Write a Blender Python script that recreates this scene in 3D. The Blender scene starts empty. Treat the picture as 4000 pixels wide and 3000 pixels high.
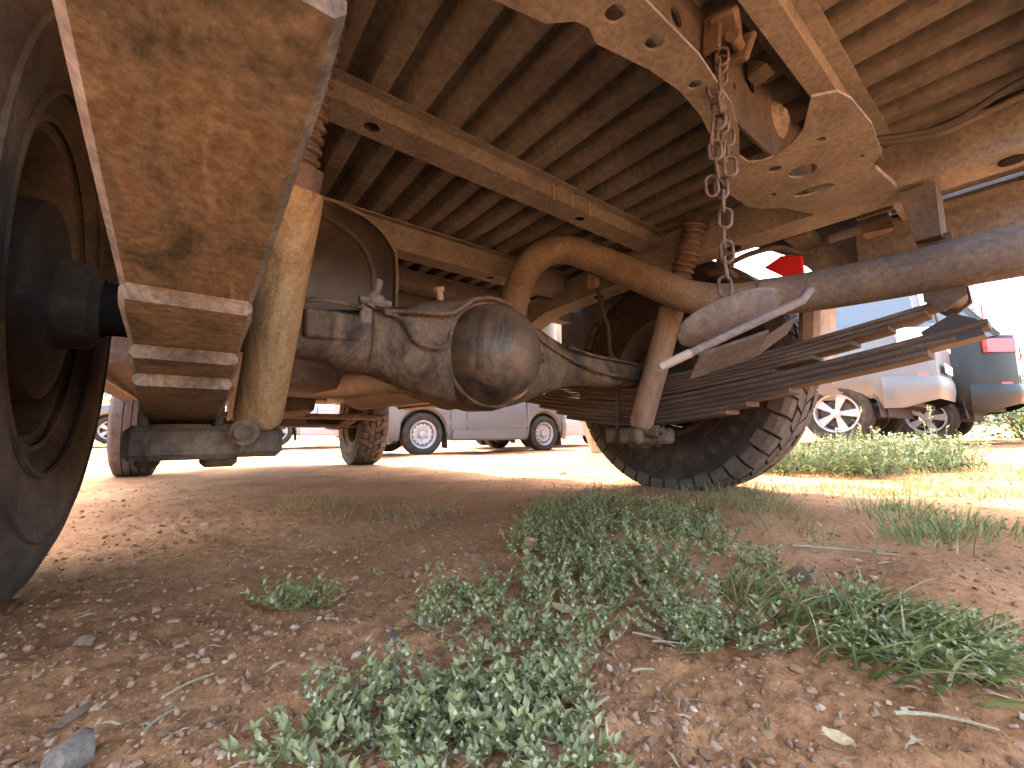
import bpy, bmesh, math, random
import numpy as np
from mathutils import Vector, Matrix, Euler

R = math.radians
PI = math.pi
random.seed(7)
rng = np.random.default_rng(11)
scene = bpy.context.scene
col = scene.collection

# ------------------------------------------------------------------ camera
cam_data = bpy.data.cameras.new('camera')
cam = bpy.data.objects.new('camera', cam_data)
col.objects.link(cam)
CAM = Vector((-0.56, -0.80, 0.20))
YAW, PITCH = R(37.7), math.atan(100 / 909)
cam.location = CAM
cam.rotation_euler = (PI / 2 + PITCH, 0, -YAW)
cam_data.sensor_width = 36
cam_data.lens = 36 * 909 / 2212
cam_data.clip_start = 0.01
cam_data.clip_end = 2000
scene.camera = cam

# ------------------------------------------------------------------ world, sun, exposure
SUN_EL, SUN_AZ = R(54), R(15)          # azimuth clockwise from +Y, the truck's nose
world = bpy.data.worlds.new('World')
scene.world = world
world.use_nodes = True
wn = world.node_tree
bg = wn.nodes['Background']
sky = wn.nodes.new('ShaderNodeTexSky')
sky.sky_type = 'NISHITA'
sky.sun_disc = False
sky.sun_elevation = SUN_EL
sky.sun_rotation = SUN_AZ
sky.air_density = 1.0
sky.dust_density = 6.0
sky.ozone_density = 0.0
wn.links.new(sky.outputs[0], bg.inputs[0])
bg.inputs[1].default_value = 0.15
sun_data = bpy.data.lights.new('sun', 'SUN')
sun_data.energy = 2.0
sun_data.angle = R(0.53)
sun_data.color = (1.0, 0.95, 0.87)
sun = bpy.data.objects.new('sun', sun_data)
col.objects.link(sun)
sdir = Vector((math.sin(SUN_AZ) * math.cos(SUN_EL), math.cos(SUN_AZ) * math.cos(SUN_EL), math.sin(SUN_EL)))
sun.rotation_euler = (-sdir).to_track_quat('-Z', 'Y').to_euler()
vs = scene.view_settings
vs.view_transform = 'Standard'
vs.look = 'None'
vs.gamma = 1.0
vs.use_curve_mapping = False
vs.exposure = 4.0
scene.cycles.max_bounces = 6
scene.cycles.diffuse_bounces = 4
scene.cycles.glossy_bounces = 2
scene.cycles.caustics_reflective = False
scene.cycles.caustics_refractive = False
scene.cycles.use_adaptive_sampling = True
scene.cycles.adaptive_threshold = 0.02
scene.cycles.use_denoising = True

# ------------------------------------------------------------------ materials
MATS = {}


def _nt(name):
    m = bpy.data.materials.new(name)
    m.use_nodes = True
    nt = m.node_tree
    return m, nt, nt.nodes['Principled BSDF']


def dirt(name, stops, scale=8, rough=0.85, bump=0.3, spec=0.3, metal=0.0, stretch=(1, 1, 1), fine=14, amp=0.35,
         detail=8, dist=0.002, distortion=0.4):
    """blotchy worn surface: noise ramp for the large stains, finer noise for grain and relief"""
    m, nt, p = _nt(name)
    N, L = nt.nodes, nt.links
    tc = N.new('ShaderNodeTexCoord')
    mp = N.new('ShaderNodeMapping')
    mp.inputs['Scale'].default_value = stretch
    L.new(tc.outputs['Object'], mp.inputs[0])
    n1 = N.new('ShaderNodeTexNoise')
    n1.inputs['Scale'].default_value = scale
    n1.inputs['Detail'].default_value = detail
    n1.inputs['Roughness'].default_value = 0.66
    n1.inputs['Distortion'].default_value = distortion
    L.new(mp.outputs[0], n1.inputs['Vector'])
    rp = N.new('ShaderNodeValToRGB')
    e = rp.color_ramp.elements
    while len(e) < len(stops):
        e.new(0.5)
    for i, (pos, c) in enumerate(stops):
        e[i].position = pos
        e[i].color = (*c, 1)
    L.new(n1.outputs['Fac'], rp.inputs[0])
    n2 = N.new('ShaderNodeTexNoise')
    n2.inputs['Scale'].default_value = scale * fine
    n2.inputs['Detail'].default_value = 6
    n2.inputs['Roughness'].default_value = 0.7
    L.new(tc.outputs['Object'], n2.inputs['Vector'])
    mr = N.new('ShaderNodeMapRange')
    mr.inputs['From Min'].default_value = 0.3
    mr.inputs['From Max'].default_value = 0.7
    mr.inputs['To Min'].default_value = 1 - amp
    mr.inputs['To Max'].default_value = 1 + amp
    L.new(n2.outputs['Fac'], mr.inputs[0])
    mx = N.new('ShaderNodeMix')
    mx.data_type = 'RGBA'
    mx.blend_type = 'MULTIPLY'
    mx.inputs['Factor'].default_value = 1
    L.new(rp.outputs[0], mx.inputs['A'])
    L.new(mr.outputs[0], mx.inputs['B'])
    L.new(mx.outputs['Result'], p.inputs['Base Color'])
    p.inputs['Roughness'].default_value = rough
    p.inputs['Metallic'].default_value = metal
    p.inputs['Specular IOR Level'].default_value = spec
    if bump:
        ad = N.new('ShaderNodeMath')
        ad.operation = 'ADD'
        L.new(n1.outputs['Fac'], ad.inputs[0])
        L.new(n2.outputs['Fac'], ad.inputs[1])
        bp = N.new('ShaderNodeBump')
        bp.inputs['Strength'].default_value = bump
        bp.inputs['Distance'].default_value = dist
        L.new(ad.outputs[0], bp.inputs['Height'])
        L.new(bp.outputs[0], p.inputs['Normal'])
    MATS[name] = m
    return m


def plain(name, c, rough=0.5, metal=0.0, spec=0.5, coat=0.0, trans=0.0, emit=None):
    m, nt, p = _nt(name)
    p.inputs['Base Color'].default_value = (*c, 1)
    p.inputs['Roughness'].default_value = rough
    p.inputs['Metallic'].default_value = metal
    p.inputs['Specular IOR Level'].default_value = spec
    p.inputs['Coat Weight'].default_value = coat
    p.inputs['Transmission Weight'].default_value = trans
    MATS[name] = m
    return m


def leafmat(name, stops, rough=0.42, translucent=0.3, spec=0.5):
    """leaf: colour varies from leaf to leaf, some light passes through"""
    m, nt, p = _nt(name)
    N, L = nt.nodes, nt.links
    geo = N.new('ShaderNodeNewGeometry')
    rp = N.new('ShaderNodeValToRGB')
    e = rp.color_ramp.elements
    while len(e) < len(stops):
        e.new(0.5)
    for i, (pos, c) in enumerate(stops):
        e[i].position = pos
        e[i].color = (*c, 1)
    L.new(geo.outputs['Random Per Island'], rp.inputs[0])
    L.new(rp.outputs[0], p.inputs['Base Color'])
    p.inputs['Roughness'].default_value = rough
    p.inputs['Specular IOR Level'].default_value = spec
    tr = N.new('ShaderNodeBsdfTranslucent')
    L.new(rp.outputs[0], tr.inputs[0])
    ms = N.new('ShaderNodeMixShader')
    ms.inputs[0].default_value = translucent
    L.new(p.outputs[0], ms.inputs[1])
    L.new(tr.outputs[0], ms.inputs[2])
    L.new(ms.outputs[0], nt.nodes['Material Output'].inputs[0])
    MATS[name] = m
    return m


def gravelmat(name, stops, rough=0.95):
    m, nt, p = _nt(name)
    N, L = nt.nodes, nt.links
    geo = N.new('ShaderNodeNewGeometry')
    rp = N.new('ShaderNodeValToRGB')
    e = rp.color_ramp.elements
    while len(e) < len(stops):
        e.new(0.5)
    for i, (pos, c) in enumerate(stops):
        e[i].position = pos
        e[i].color = (*c, 1)
    L.new(geo.outputs['Random Per Island'], rp.inputs[0])
    L.new(rp.outputs[0], p.inputs['Base Color'])
    p.inputs['Roughness'].default_value = rough
    p.inputs['Specular IOR Level'].default_value = 0.15
    MATS[name] = m
    return m


dirt('soil', [(0.25, (0.187, 0.079, 0.032)), (0.48, (0.329, 0.152, 0.064)), (0.62, (0.406, 0.210, 0.096)), (0.80, (0.499, 0.300, 0.158))],
     scale=2.2, rough=0.97, bump=0.9, spec=0.1, fine=60, amp=0.4, dist=0.004, detail=10)
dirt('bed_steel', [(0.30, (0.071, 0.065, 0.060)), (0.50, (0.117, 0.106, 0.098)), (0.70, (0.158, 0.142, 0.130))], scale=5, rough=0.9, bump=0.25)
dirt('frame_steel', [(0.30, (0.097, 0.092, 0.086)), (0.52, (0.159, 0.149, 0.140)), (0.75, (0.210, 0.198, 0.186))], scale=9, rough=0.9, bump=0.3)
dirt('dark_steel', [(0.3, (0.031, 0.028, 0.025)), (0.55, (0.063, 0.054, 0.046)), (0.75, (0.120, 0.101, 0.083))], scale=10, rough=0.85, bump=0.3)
dirt('spring_rust', [(0.38, (0.044, 0.043, 0.038)), (0.46, (0.095, 0.083, 0.068)), (0.54, (0.146, 0.124, 0.100)), (0.60, (0.128, 0.098, 0.073)), (0.70, (0.225, 0.198, 0.167))],
     scale=19, rough=0.88, bump=0.4, stretch=(1, 0.6, 1), fine=9, distortion=0.8, amp=0.45, detail=12)
dirt('spring_dark', [(0.3, (0.041, 0.034, 0.030)), (0.55, (0.077, 0.063, 0.054)), (0.75, (0.133, 0.111, 0.095))], scale=14, rough=0.85, bump=0.35, stretch=(1, 0.3, 3))
dirt('shock_ochre', [(0.3, (0.063, 0.039, 0.016)), (0.46, (0.192, 0.128, 0.058)), (0.6, (0.253, 0.184, 0.095)), (0.75, (0.274, 0.218, 0.138))],
     scale=18, rough=0.75, bump=0.3, stretch=(1, 1, 0.22), distortion=1.2)
dirt('shock_brown', [(0.30, (0.101, 0.074, 0.053)), (0.50, (0.184, 0.140, 0.103)), (0.72, (0.254, 0.201, 0.152))], scale=20, rough=0.8, bump=0.25, stretch=(1, 1, 0.4))
dirt('boot_rust', [(0.30, (0.049, 0.036, 0.031)), (0.55, (0.093, 0.071, 0.061)), (0.75, (0.136, 0.103, 0.089))], scale=25, rough=0.85, bump=0.2)
dirt('pipe_rust', [(0.30, (0.084, 0.067, 0.051)), (0.50, (0.135, 0.110, 0.085)), (0.72, (0.188, 0.157, 0.123))], scale=10, rough=0.78, bump=0.2)
dirt('axle_dust', [(0.36, (0.023, 0.021, 0.019)), (0.46, (0.066, 0.054, 0.040)), (0.58, (0.118, 0.094, 0.066)), (0.74, (0.149, 0.121, 0.090))],
     scale=12, rough=0.82, bump=0.4, stretch=(1.0, 1.0, 0.5), fine=10, distortion=1.0)
dirt('diff_dust', [(0.36, (0.015, 0.015, 0.015)), (0.44, (0.045, 0.038, 0.028)), (0.54, (0.090, 0.069, 0.045)), (0.72, (0.128, 0.099, 0.066))],
     scale=9, rough=0.42, bump=0.25, stretch=(1.0, 1.0, 0.45), fine=16, distortion=1.4)
dirt('tank_dark', [(0.34, (0.012, 0.011, 0.010)), (0.50, (0.030, 0.025, 0.020)), (0.66, (0.085, 0.068, 0.050))], scale=7, rough=0.45, bump=0.2, spec=0.5)
dirt('cab_floor', [(0.30, (0.058, 0.049, 0.044)), (0.55, (0.100, 0.084, 0.077)), (0.75, (0.145, 0.125, 0.113))], scale=5, rough=0.9, bump=0.2)
dirt('tyre_dusty', [(0.32, (0.027, 0.022, 0.019)), (0.52, (0.060, 0.048, 0.038)), (0.72, (0.119, 0.096, 0.072))], scale=9, rough=0.9, bump=0.2)
dirt('tyre_black', [(0.35, (0.017, 0.014, 0.011)), (0.55, (0.030, 0.024, 0.018)), (0.75, (0.075, 0.058, 0.042))], scale=12, rough=0.85, bump=0.2)
dirt('tyre_tan', [(0.32, (0.035, 0.031, 0.026)), (0.52, (0.065, 0.054, 0.044)), (0.72, (0.098, 0.082, 0.066))], scale=12, rough=0.92, bump=0.2)
dirt('link_rust', [(0.3, (0.041, 0.029, 0.023)), (0.55, (0.092, 0.067, 0.054)), (0.75, (0.154, 0.122, 0.097))], scale=60, rough=0.8, bump=0.2)
dirt('pale_dust', [(0.3, (0.177, 0.145, 0.112)), (0.55, (0.272, 0.235, 0.186)), (0.75, (0.326, 0.283, 0.229))], scale=20, rough=0.95, bump=0.3)
dirt('rim_steel', [(0.3, (0.210, 0.210, 0.210)), (0.6, (0.300, 0.300, 0.300))], scale=10, rough=0.45, bump=0.05, spec=0.5, metal=0.4)
dirt('rim_dirty', [(0.3, (0.035, 0.031, 0.028)), (0.6, (0.091, 0.077, 0.063))], scale=10, rough=0.8, bump=0.1)
dirt('bark_pale', [(0.3, (0.132, 0.102, 0.060)), (0.5, (0.300, 0.252, 0.168)), (0.75, (0.372, 0.324, 0.228))], scale=6, rough=0.95, bump=0.8, stretch=(2, 2, 0.35), dist=0.02)
dirt('stone_tan', [(0.3, (0.136, 0.077, 0.045)), (0.55, (0.209, 0.131, 0.079)), (0.75, (0.268, 0.191, 0.126))], scale=25, rough=0.95, bump=0.4)
dirt('stone_grey', [(0.3, (0.094, 0.069, 0.048)), (0.55, (0.174, 0.132, 0.094)), (0.75, (0.245, 0.194, 0.144))], scale=30, rough=0.95, bump=0.4)
dirt('stone_dark', [(0.3, (0.06, 0.045, 0.04)), (0.55, (0.11, 0.085, 0.07)), (0.75, (0.18, 0.14, 0.11))], scale=30, rough=0.95, bump=0.4)
dirt('stone_orange', [(0.3, (0.32, 0.14, 0.06)), (0.55, (0.48, 0.25, 0.12)), (0.75, (0.58, 0.36, 0.2))], scale=30, rough=0.9, bump=0.3)
dirt('straw', [(0.3, (0.236, 0.167, 0.081)), (0.6, (0.341, 0.267, 0.155)), (0.8, (0.384, 0.322, 0.211))], scale=40, rough=0.8, bump=0.2)
dirt('dry_leaf', [(0.3, (0.28, 0.17, 0.08)), (0.55, (0.46, 0.32, 0.18)), (0.75, (0.56, 0.43, 0.28))], scale=40, rough=0.8, bump=0.3)
dirt('car_silver', [(0.30, (0.092, 0.095, 0.092)), (0.70, (0.110, 0.112, 0.110))], scale=2, rough=0.34, bump=0.0, spec=0.5, metal=0.35, amp=0.04)
dirt('car_dark', [(0.3, (0.010, 0.013, 0.012)), (0.7, (0.014, 0.017, 0.016))], scale=2, rough=0.32, bump=0.0, spec=0.3, amp=0.1)
dirt('car_white', [(0.30, (0.298, 0.298, 0.288)), (0.70, (0.326, 0.326, 0.317))], scale=2, rough=0.3, bump=0.0, amp=0.05)
dirt('car_grey', [(0.30, (0.090, 0.087, 0.084)), (0.70, (0.111, 0.108, 0.105))], scale=2, rough=0.4, bump=0.0, amp=0.06)
dirt('truck_paint', [(0.3, (0.55, 0.53, 0.48)), (0.7, (0.66, 0.64, 0.6))], scale=4, rough=0.5, bump=0.0, amp=0.1)
dirt('panel_inner', [(0.3, (0.082, 0.080, 0.082)), (0.55, (0.137, 0.133, 0.133)), (0.75, (0.193, 0.182, 0.174))], scale=6, rough=0.85, bump=0.15)
dirt('tail_steel', [(0.3, (0.067, 0.063, 0.059)), (0.55, (0.105, 0.097, 0.091)), (0.75, (0.145, 0.134, 0.125))], scale=8, rough=0.85, bump=0.15)
dirt('hose_tan', [(0.3, (0.34, 0.28, 0.2)), (0.7, (0.46, 0.4, 0.3))], scale=20, rough=0.7, bump=0.1)
plain('rod_pale', (0.24, 0.21, 0.17), 0.85)
plain('plastic_black', (0.02, 0.02, 0.021), 0.7)
plain('glass_dark', (0.03, 0.045, 0.06), 0.08, spec=0.8)
plain('lamp_red', (0.55, 0.02, 0.02), 0.15, coat=0.6)
plain('lamp_clear', (0.75, 0.72, 0.7), 0.15, coat=0.5)
plain('chrome', (0.75, 0.76, 0.78), 0.18, metal=1.0)
plain('plate_white', (0.75, 0.76, 0.78), 0.5)
plain('hole_black', (0.012, 0.010, 0.009), 0.95, spec=0.1)
leafmat('leaf_creep', [(0.0, (0.125, 0.130, 0.042)), (0.45, (0.215, 0.215, 0.080)), (0.8, (0.30, 0.29, 0.10)), (1.0, (0.44, 0.39, 0.18))], rough=0.36, spec=0.5, translucent=0.3)
leafmat('bud_pale', [(0.0, (0.46, 0.42, 0.20)), (1.0, (0.62, 0.57, 0.36))], rough=0.7, translucent=0.35)
leafmat('leaf_sage', [(0.0, (0.045, 0.085, 0.025)), (0.6, (0.09, 0.14, 0.045)), (1.0, (0.17, 0.20, 0.075))], rough=0.7, spec=0.2)
leafmat('grass_blade', [(0.0, (0.08, 0.12, 0.03)), (0.5, (0.15, 0.20, 0.05)), (0.75, (0.28, 0.28, 0.1)), (1.0, (0.45, 0.35, 0.18))], rough=0.5)
leafmat('grass_dry', [(0.0, (0.11, 0.12, 0.035)), (0.5, (0.24, 0.19, 0.075)), (1.0, (0.38, 0.29, 0.14))], rough=0.8, spec=0.15)
leafmat('leaf_tree', [(0.0, (0.03, 0.07, 0.02)), (0.6, (0.07, 0.13, 0.035)), (1.0, (0.14, 0.19, 0.05))], rough=0.5)
leafmat('stem', [(0.0, (0.16, 0.17, 0.07)), (1.0, (0.3, 0.24, 0.12))], rough=0.6, translucent=0.1)
gravelmat('clods', [(0.0, (0.14, 0.066, 0.033)), (0.5, (0.26, 0.138, 0.072)), (0.9, (0.33, 0.19, 0.11)), (1.0, (0.44, 0.31, 0.21))])
gravelmat('litter', [(0.0, (0.17, 0.11, 0.055)), (0.5, (0.30, 0.21, 0.115)), (1.0, (0.46, 0.36, 0.22))], rough=0.8)

# ------------------------------------------------------------------ mesh builder


class MB:
    def __init__(self):
        self.v, self.f = [], []

    def add(self, vs_, fs_):
        o = len(self.v)
        self.v += [tuple(p) for p in vs_]
        self.f += [tuple(i + o for i in q) for q in fs_]
        return self

    def box(self, c, s, rot=None, ch=0.0):
        hx, hy, hz = s[0] / 2, s[1] / 2, s[2] / 2
        c = Vector(c)
        m = Euler(rot).to_matrix() if rot is not None else None
        if ch <= 0:
            P = [Vector((x, y, z)) for z in (-hz, hz) for y in (-hy, hy) for x in (-hx, hx)]
            F = [(0, 2, 3, 1), (4, 5, 7, 6), (0, 1, 5, 4), (2, 6, 7, 3), (0, 4, 6, 2), (1, 3, 7, 5)]
            P = [c + (m @ p if m else p) for p in P]
            return self.add(P, F)
        P = []
        for sx in (-1, 1):
            for sy in (-1, 1):
                for sz in (-1, 1):
                    P += [Vector((sx * hx, sy * (hy - ch), sz * (hz - ch))), Vector((sx * (hx - ch), sy * hy, sz * (hz - ch))),
                          Vector((sx * (hx - ch), sy * (hy - ch), sz * hz))]
        return self.hull([c + (m @ p if m else p) for p in P])

    def hull(self, pts):
        bm = bmesh.new()
        for p in pts:
            bm.verts.new(p)
        r = bmesh.ops.convex_hull(bm, input=bm.verts)
        junk = [g for g in r['geom_interior'] + r['geom_unused'] if isinstance(g, bmesh.types.BMVert)]
        if junk:
            bmesh.ops.delete(bm, geom=list(set(junk)), context='VERTS')
        bm.normal_update()
        bm.verts.index_update()
        self.add([v.co.copy() for v in bm.verts], [[v.index for v in f.verts] for f in bm.faces])
        bm.free()
        return self

    def tube(self, path, r, n=12, caps=True, flat=None):
        """swept tube; r one radius or one per point; flat=(a,b) makes the section an ellipse"""
        path = [Vector(p) for p in path]
        k = len(path)
        rs = r if isinstance(r, (list, tuple)) else [r] * k
        t0 = (path[1] - path[0]).normalized()
        ref = Vector((0, 0, 1)) if abs(t0.z) < 0.9 else Vector((1, 0, 0))
        nrm = (ref - t0 * ref.dot(t0)).normalized()
        V, F = [], []
        for i in range(k):
            t = (path[min(i + 1, k - 1)] - path[max(i - 1, 0)]).normalized()
            nrm = (nrm - t * nrm.dot(t)).normalized()
            bn = t.cross(nrm)
            for j in range(n):
                a = 2 * PI * j / n
                ca, sa = math.cos(a), math.sin(a)
                if flat:
                    ca *= flat[0]
                    sa *= flat[1]
                V.append(path[i] + (nrm * ca + bn * sa) * rs[i])
        for i in range(k - 1):
            for j in range(n):
                a, b = i * n + j, i * n + (j + 1) % n
                F.append((a, a + n, b + n, b)[::-1])
        if caps:
            F.append(tuple(range(n))[::-1])
            F.append(tuple(range((k - 1) * n, k * n)))
        return self.add(V, F)

    def lathe(self, prof, o, axis, n=32, ref=None, start=0, sweep=2 * PI):
        """prof: (distance along axis, radius)"""
        o, ax = Vector(o), Vector(axis).normalized()
        rf = Vector(ref) if ref else (Vector((0, 0, 1)) if abs(ax.z) < 0.9 else Vector((1, 0, 0)))
        e1 = (rf - ax * rf.dot(ax)).normalized()
        e2 = ax.cross(e1)
        V, F, k = [], [], len(prof)
        for j in range(n):
            a = start + sweep * j / n
            d = e1 * math.cos(a) + e2 * math.sin(a)
            for (h, r) in prof:
                V.append(o + ax * h + d * max(r, 1e-5))
        for j in range(n):
            jj = (j + 1) % n
            for i in range(k - 1):
                F.append((j * k + i, j * k + i + 1, jj * k + i + 1, jj * k + i)[::-1])
        return self.add(V, F)

    def torus(self, o, axis, R_, r, n=32, m=8):
        return self.lathe([(r * math.sin(2 * PI * i / m), R_ + r * math.cos(2 * PI * i / m)) for i in range(m + 1)], o, axis, n)

    def plate(self, outline, holes, z, th, tf=None):
        """flat plate with holes, lying in XY from z to z+th, optional transform"""
        bm = bmesh.new()
        edges = []
        for loop in [outline] + holes:
            vs_ = [bm.verts.new((x, y, 0)) for x, y in loop]
            edges += [bm.edges.new((vs_[i], vs_[(i + 1) % len(vs_)])) for i in range(len(vs_))]
        bmesh.ops.triangle_fill(bm, use_beauty=True, use_dissolve=False, edges=edges)
        bmesh.ops.recalc_face_normals(bm, faces=bm.faces)
        if bm.faces and sum(f.normal.z for f in bm.faces) > 0:
            bmesh.ops.reverse_faces(bm, faces=bm.faces)
        ret = bmesh.ops.extrude_face_region(bm, geom=list(bm.faces))
        for g in ret['geom']:
            if isinstance(g, bmesh.types.BMVert):
                g.co.z += th
        bmesh.ops.recalc_face_normals(bm, faces=bm.faces)
        bm.verts.index_update()
        P = [Vector((v.co.x, v.co.y, v.co.z + z)) for v in bm.verts]
        if tf:
            P = [tf @ p for p in P]
        self.add(P, [[v.index for v in f.verts] for f in bm.faces])
        bm.free()
        return self

    def build(self, name, mat, parent=None, smooth=35):
        me = bpy.data.meshes.new(name)
        me.from_pydata(self.v, [], self.f)
        return link(name, me, mat, parent, smooth)


def link(name, me, mat, parent=None, smooth=35):
    me.materials.append(MATS[mat])
    if smooth:
        me.polygons.foreach_set('use_smooth', [True] * len(me.polygons))
        me.set_sharp_from_angle(angle=R(smooth))
    me.validate()
    o = bpy.data.objects.new(name, me)
    col.objects.link(o)
    if parent:
        o.parent = parent
    return o


def empty(name, loc=(0, 0, 0), rz=0, parent=None):
    o = bpy.data.objects.new(name, None)
    o.empty_display_size = 0.1
    col.objects.link(o)
    o.location = loc
    o.rotation_euler = (0, 0, rz)
    if parent:
        o.parent = parent
    return o


def tag(o, label=None, cat=None, group=None, kind=None):
    if label:
        o['label'] = label
    if cat:
        o['category'] = cat
    if group:
        o['group'] = group
    if kind:
        o['kind'] = kind
    return o


def copy_tree(o, parent=None):
    c = o.copy()
    col.objects.link(c)
    c.parent = parent
    for ch in list(o.children):
        copy_tree(ch, c)
    return c


def circ(cx, cy, rx, ry=None, n=16, rot=0):
    ry = ry or rx
    out = []
    for i in range(n):
        a = 2 * PI * i / n
        x, y = rx * math.cos(a), ry * math.sin(a)
        out.append((cx + x * math.cos(rot) - y * math.sin(rot), cy + x * math.sin(rot) + y * math.cos(rot)))
    return out


def bez(pts, n=8):
    """Catmull-Rom through the points"""
    P = [Vector(p) for p in pts]
    P = [P[0] * 2 - P[1]] + P + [P[-1] * 2 - P[-2]]
    out = []
    for i in range(1, len(P) - 2):
        for k in range(n):
            t = k / n
            a, b, c, d = P[i - 1], P[i], P[i + 1], P[i + 2]
            out.append(0.5 * ((2 * b) + (c - a) * t + (2 * a - 5 * b + 4 * c - d) * t * t + (3 * b - a - 3 * c + d) * t ** 3))
    out.append(P[-2])
    return out


# ------------------------------------------------------------------ ground
_perm = rng.random((256, 256))


def vnoise(x, y):
    xi, yi = np.floor(x).astype(int), np.floor(y).astype(int)
    fx, fy = x - xi, y - yi
    fx, fy = fx * fx * (3 - 2 * fx), fy * fy * (3 - 2 * fy)
    g = lambda a, b: _perm[a & 255, b & 255]
    return (g(xi, yi) * (1 - fx) + g(xi + 1, yi) * fx) * (1 - fy) + (g(xi, yi + 1) * (1 - fx) + g(xi + 1, yi + 1) * fx) * fy - 0.5


def ground_z(x, y, fine=False):
    x, y = np.asarray(x, float), np.asarray(y, float)
    z = -0.034 * np.clip(y, -1, 6)
    d = np.hypot(x - CAM.x, y - CAM.y)
    near = np.clip(d / 1.2, 0.25, 1)
    z = z + near * (0.035 * vnoise(x * 0.9 + 3, y * 0.9) + 0.022 * vnoise(x * 3.1, y * 3.1 + 9))
    # smooth hump of earth right of the lens, slight wheel ruts along the truck
    z = z + 0.020 * np.exp(-(((x - 0.10) / 0.16) ** 2 + ((y + 0.70) / 0.075) ** 2))
    z = z + 0.008 * vnoise(x * 11 + 5, y * 11) * np.clip(d / 0.5, 0.5, 1)
    z = z + np.where(np.hypot(x, y) > 20, 0.02 * (np.hypot(x, y) - 20) * (vnoise(x * .03, y * .03) + 0.3), 0)
    if fine:
        f = 1 / (1 + (d / 2.5) ** 2)
        left = np.clip((0.1 - x) / 0.3, 0.35, 1)          # coarser crumbs on the left
        z = z + f * left * (0.0075 * vnoise(x * 34, y * 34) + 0.0050 * vnoise(x * 85 + 4, y * 85) + 0.0026 * vnoise(x * 190, y * 190 + 7))
    return z


def gz(x, y):
    return float(ground_z(x, y))


def make_ground():
    rad = np.concatenate([np.geomspace(0.10, 6, 400), np.geomspace(6.15, 300, 70)])
    half = R(62)
    a1 = np.linspace(YAW - half, YAW + half, 640)
    a2 = np.linspace(YAW + half, YAW - half + 2 * PI, 90)[1:-1]
    ang = np.concatenate([a1, a2])
    A, Rr = np.meshgrid(ang, rad)
    X, Y = CAM.x + Rr * np.sin(A), CAM.y + Rr * np.cos(A)
    Z = ground_z(X, Y, True)
    nr, na = X.shape
    V = np.stack([X, Y, Z], -1).reshape(-1, 3)
    i = np.arange(nr - 1)[:, None] * na
    j = np.arange(na)[None, :]
    jn = (j + 1) % na
    F = np.stack([i + j, i + jn, i + na + jn, i + na + j], -1).reshape(-1, 4)[:, ::-1]
    V = np.vstack([V, [[CAM.x, CAM.y, gz(CAM.x, CAM.y)]]])
    c = len(V) - 1
    T = [(c, int(jn[0, k]), int(k)) for k in range(na)]
    me = bpy.data.meshes.new('ground')
    me.from_pydata(V.tolist(), [], F.tolist() + T)
    o = link('ground', me, 'soil', smooth=0)
    me.polygons.foreach_set('use_smooth', [True] * len(me.polygons))
    bm = bmesh.new()
    bm.from_mesh(me)
    bmesh.ops.recalc_face_normals(bm, faces=bm.faces)
    bm.faces.ensure_lookup_table()
    if bm.faces[1000].normal.z < 0:
        bmesh.ops.reverse_faces(bm, faces=bm.faces)
    bm.to_mesh(me)
    bm.free()
    tag(o, 'red-brown bare earth of the yard', 'ground', kind='structure')


make_ground()

# ------------------------------------------------------------------ tyres and wheels (axis along local X)


def tyre_mesh(Rt, W, rim, style, n=56):
    mb = MB()
    h = W / 2
    td = 0.014 if style == 'mud' else 0.0
    Rc = Rt - td
    prof = [(-h * 0.74, rim), (-h * 0.80, rim + 0.012), (-h * 0.97, rim + (Rt - rim) * 0.35), (-h * 1.0, rim + (Rt - rim) * 0.55),
            (-h * 0.96, rim + (Rt - rim) * 0.76), (-h * 0.84, Rc - 0.012), (-h * 0.72, Rc - 0.002)]
    if style == 'rib':
        top = []
        for k in range(5):
            a = -0.72 + k * 0.36
            if k:
                top += [(h * (a - 0.03), Rc), (h * (a - 0.02), Rc - 0.007), (h * (a + 0.02), Rc - 0.007), (h * (a + 0.03), Rc)]
        top = [t for t in top if abs(t[0]) < h * 0.72]
        prof = prof + top + [(-x, r) for x, r in prof[::-1]]
    else:
        prof = prof + [(0, Rc)] + [(-x, r) for x, r in prof[::-1]]
    mb.lathe(prof, (0, 0, 0), (1, 0, 0), n)
    # raised rings on the sidewalls
    for s in (-1, 1):
        mb.torus((s * h * 0.985, 0, 0), (1, 0, 0), rim + (Rt - rim) * 0.62, 0.004, n, 6)
        mb.torus((s * h * 0.9, 0, 0), (1, 0, 0), rim + (Rt - rim) * 0.2, 0.004, n, 6)
    return mb


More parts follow.
